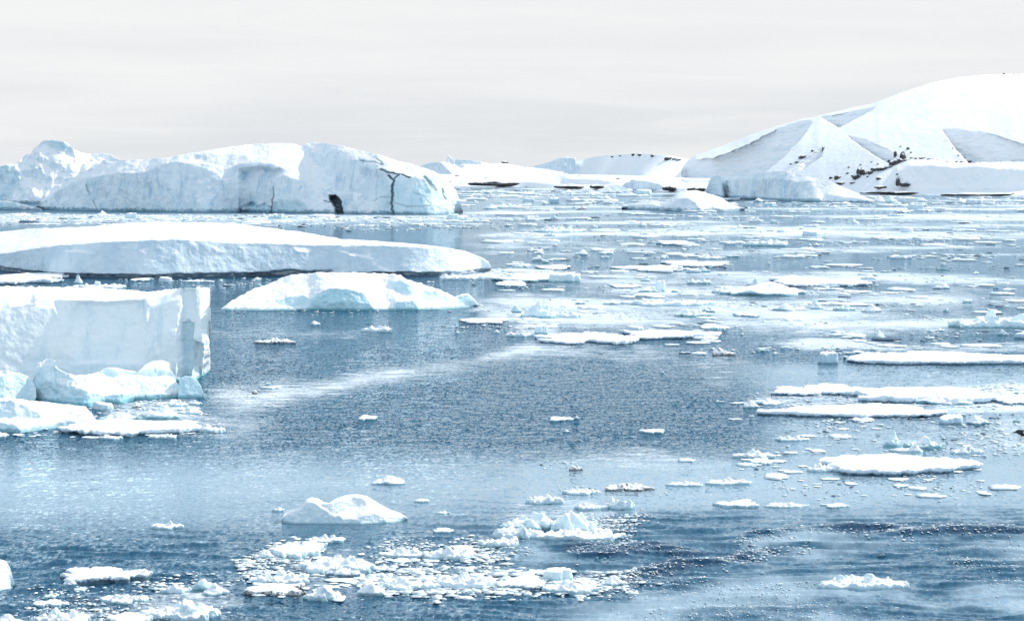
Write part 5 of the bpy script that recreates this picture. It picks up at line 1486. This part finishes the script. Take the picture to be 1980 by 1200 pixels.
def scatter(forms, tris, sel, zlo, zhi, lift):
    pos, size, dark = bp[sel], bs_[sel], bd[sel]
    n = len(pos)
    Yp = dist(np.clip(pos[:, 1], 360, 1230))
    m = size / F * Yp
    lift_w = sea_fields((pos[:, 0] - CX) / F * Yp, Yp)[3]
    ang = rngB.uniform(0, 6.28, n)
    sc = np.stack([m * .5 * rngB.uniform(.8, 1.7, n), m * .5 * rngB.uniform(.8, 2.2, n), m * .5 * rngB.uniform(zlo, zhi, n)], 1)
    v = forms[rngB.integers(len(forms), size=n)]
    c_, s_ = np.cos(ang)[:, None], np.sin(ang)[:, None]
    v = np.stack([(v[..., 0] * c_ - v[..., 1] * s_) * sc[:, :1] + ((pos[:, 0] - CX) / F * Yp)[:, None],
                  (v[..., 0] * s_ + v[..., 1] * c_) * sc[:, 1:2] + Yp[:, None], v[..., 2] * sc[:, 2:] + (sc[:, 2] * lift + lift_w)[:, None]], -1)
    t = tris[None] + (np.arange(n) * forms.shape[1])[:, None, None]
    return v.reshape(-1, 3), t.reshape(-1, 3), np.repeat(dark.astype(np.float32), forms.shape[1])[:, None]


va, ta, da = scatter(forms, T1, flatk > 0, .08, .34, .25)
vb, tb, db = scatter(PV, PF, flatk < 0, .025, .10, .6)
Vb, Tb, attr = np.concatenate([va, vb]), np.concatenate([ta, tb + len(va)]), np.concatenate([da, db])
link('brash_ice', mesh_from('brash_ice', Vb.reshape(-1, 3), Tb.reshape(-1, 3), BRASH, attr, smooth=True),
     'loose crumbs of white brash ice strewn over the sea', 'brash ice', kind='stuff')

# ================================================================== SEABIRD at the right edge
def seabird():
    m, t = new_mat('plumage')
    at = t.add('ShaderNodeAttribute', attribute_name='paint')
    sp = t.add('ShaderNodeSeparateColor', ins={0: at.outputs['Color']})
    bs = t.add('ShaderNodeBsdfPrincipled', ins={'Base Color': t.mix(sp.outputs[0], (0.85, 0.86, 0.87), (0.012, 0.014, 0.022)), 'Roughness': 0.4})
    t.add('ShaderNodeOutputMaterial', ins={0: bs.outputs[0]})
    xs = np.linspace(-.55, .75, 90); ys = np.linspace(-.3, .3, 42); zs = np.linspace(-.2, .42, 44)
    X, Y, Z = np.meshgrid(xs, ys, zs, indexing='ij')

    def ell(cx, cz, rx, ry, rz, tilt=0.0):
        a, b = X - cx, Z - cz
        a, b = a * math.cos(tilt) + b * math.sin(tilt), -a * math.sin(tilt) + b * math.cos(tilt)
        return (np.sqrt((a / rx) ** 2 + (Y / ry) ** 2 + (b / rz) ** 2) - 1) * min(rx, ry, rz)
    f = ell(.28, .10, .40, .20, .17, .05)
    f = -smax(-f, -ell(-.10, .15, .20, .11, .105, -.1), .08)
    f = -smax(-f, -ell(-.30, .135, .17, .035, .03, .12), .05)
    f = -smax(-f, -ell(.66, .12, .14, .09, .03, .3), .05)
    hv = np.array([xs[1] - xs[0], ys[1] - ys[0], zs[1] - zs[0]])
    V, Q = surface_nets(f, np.zeros(3), 1.0)
    V = V * hv + np.array([xs[0], ys[0], zs[0]])
    d = np.sqrt(((V[:, 0] - .13) / .12) ** 2 + ((V[:, 2] - .14) / .09) ** 2)
    Y0 = dist(841)
    link('seabird', mesh_from('seabird', V, Q, m, sstep(.85, 1.1, d)[:, None]), 'black seabird with a white patch swimming half out of the frame at the right edge', 'bird',
         loc=((1977 - CX) / F * Y0, Y0, 0.0))


seabird()

# ================================================================== SEA
def sea():
    pys = [1206.0]
    y = 1206.0
    while y > 323.2:
        y -= 1.5 if y > 420 else max(0.35, (y - HY) * 0.0153)
        pys.append(y)
    pys = np.array(pys)
    Yr = dist(pys)
    Yr = np.concatenate([[-1500, -300, -60, 0, 25, 42, 50, 54], Yr, [90000.0]])
    near = np.concatenate([-np.geomspace(460, 16000, 34)[::-1], np.arange(-440, 2421, 3.6), 1980 + np.geomspace(460, 16000, 34)])
    PXg, Yg = np.meshgrid(near, Yr)
    Xg = (PXg - CX) / F * np.maximum(Yg, 54.0)
    S, Rg, milk_sheen, A = sea_fields(Xg, Yg)
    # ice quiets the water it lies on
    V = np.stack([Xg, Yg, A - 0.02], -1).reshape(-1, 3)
    attr = np.stack([S, Rg, milk_sheen], -1).reshape(-1, 3)
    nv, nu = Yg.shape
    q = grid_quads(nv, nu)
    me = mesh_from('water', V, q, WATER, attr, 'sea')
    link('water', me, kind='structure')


sea()
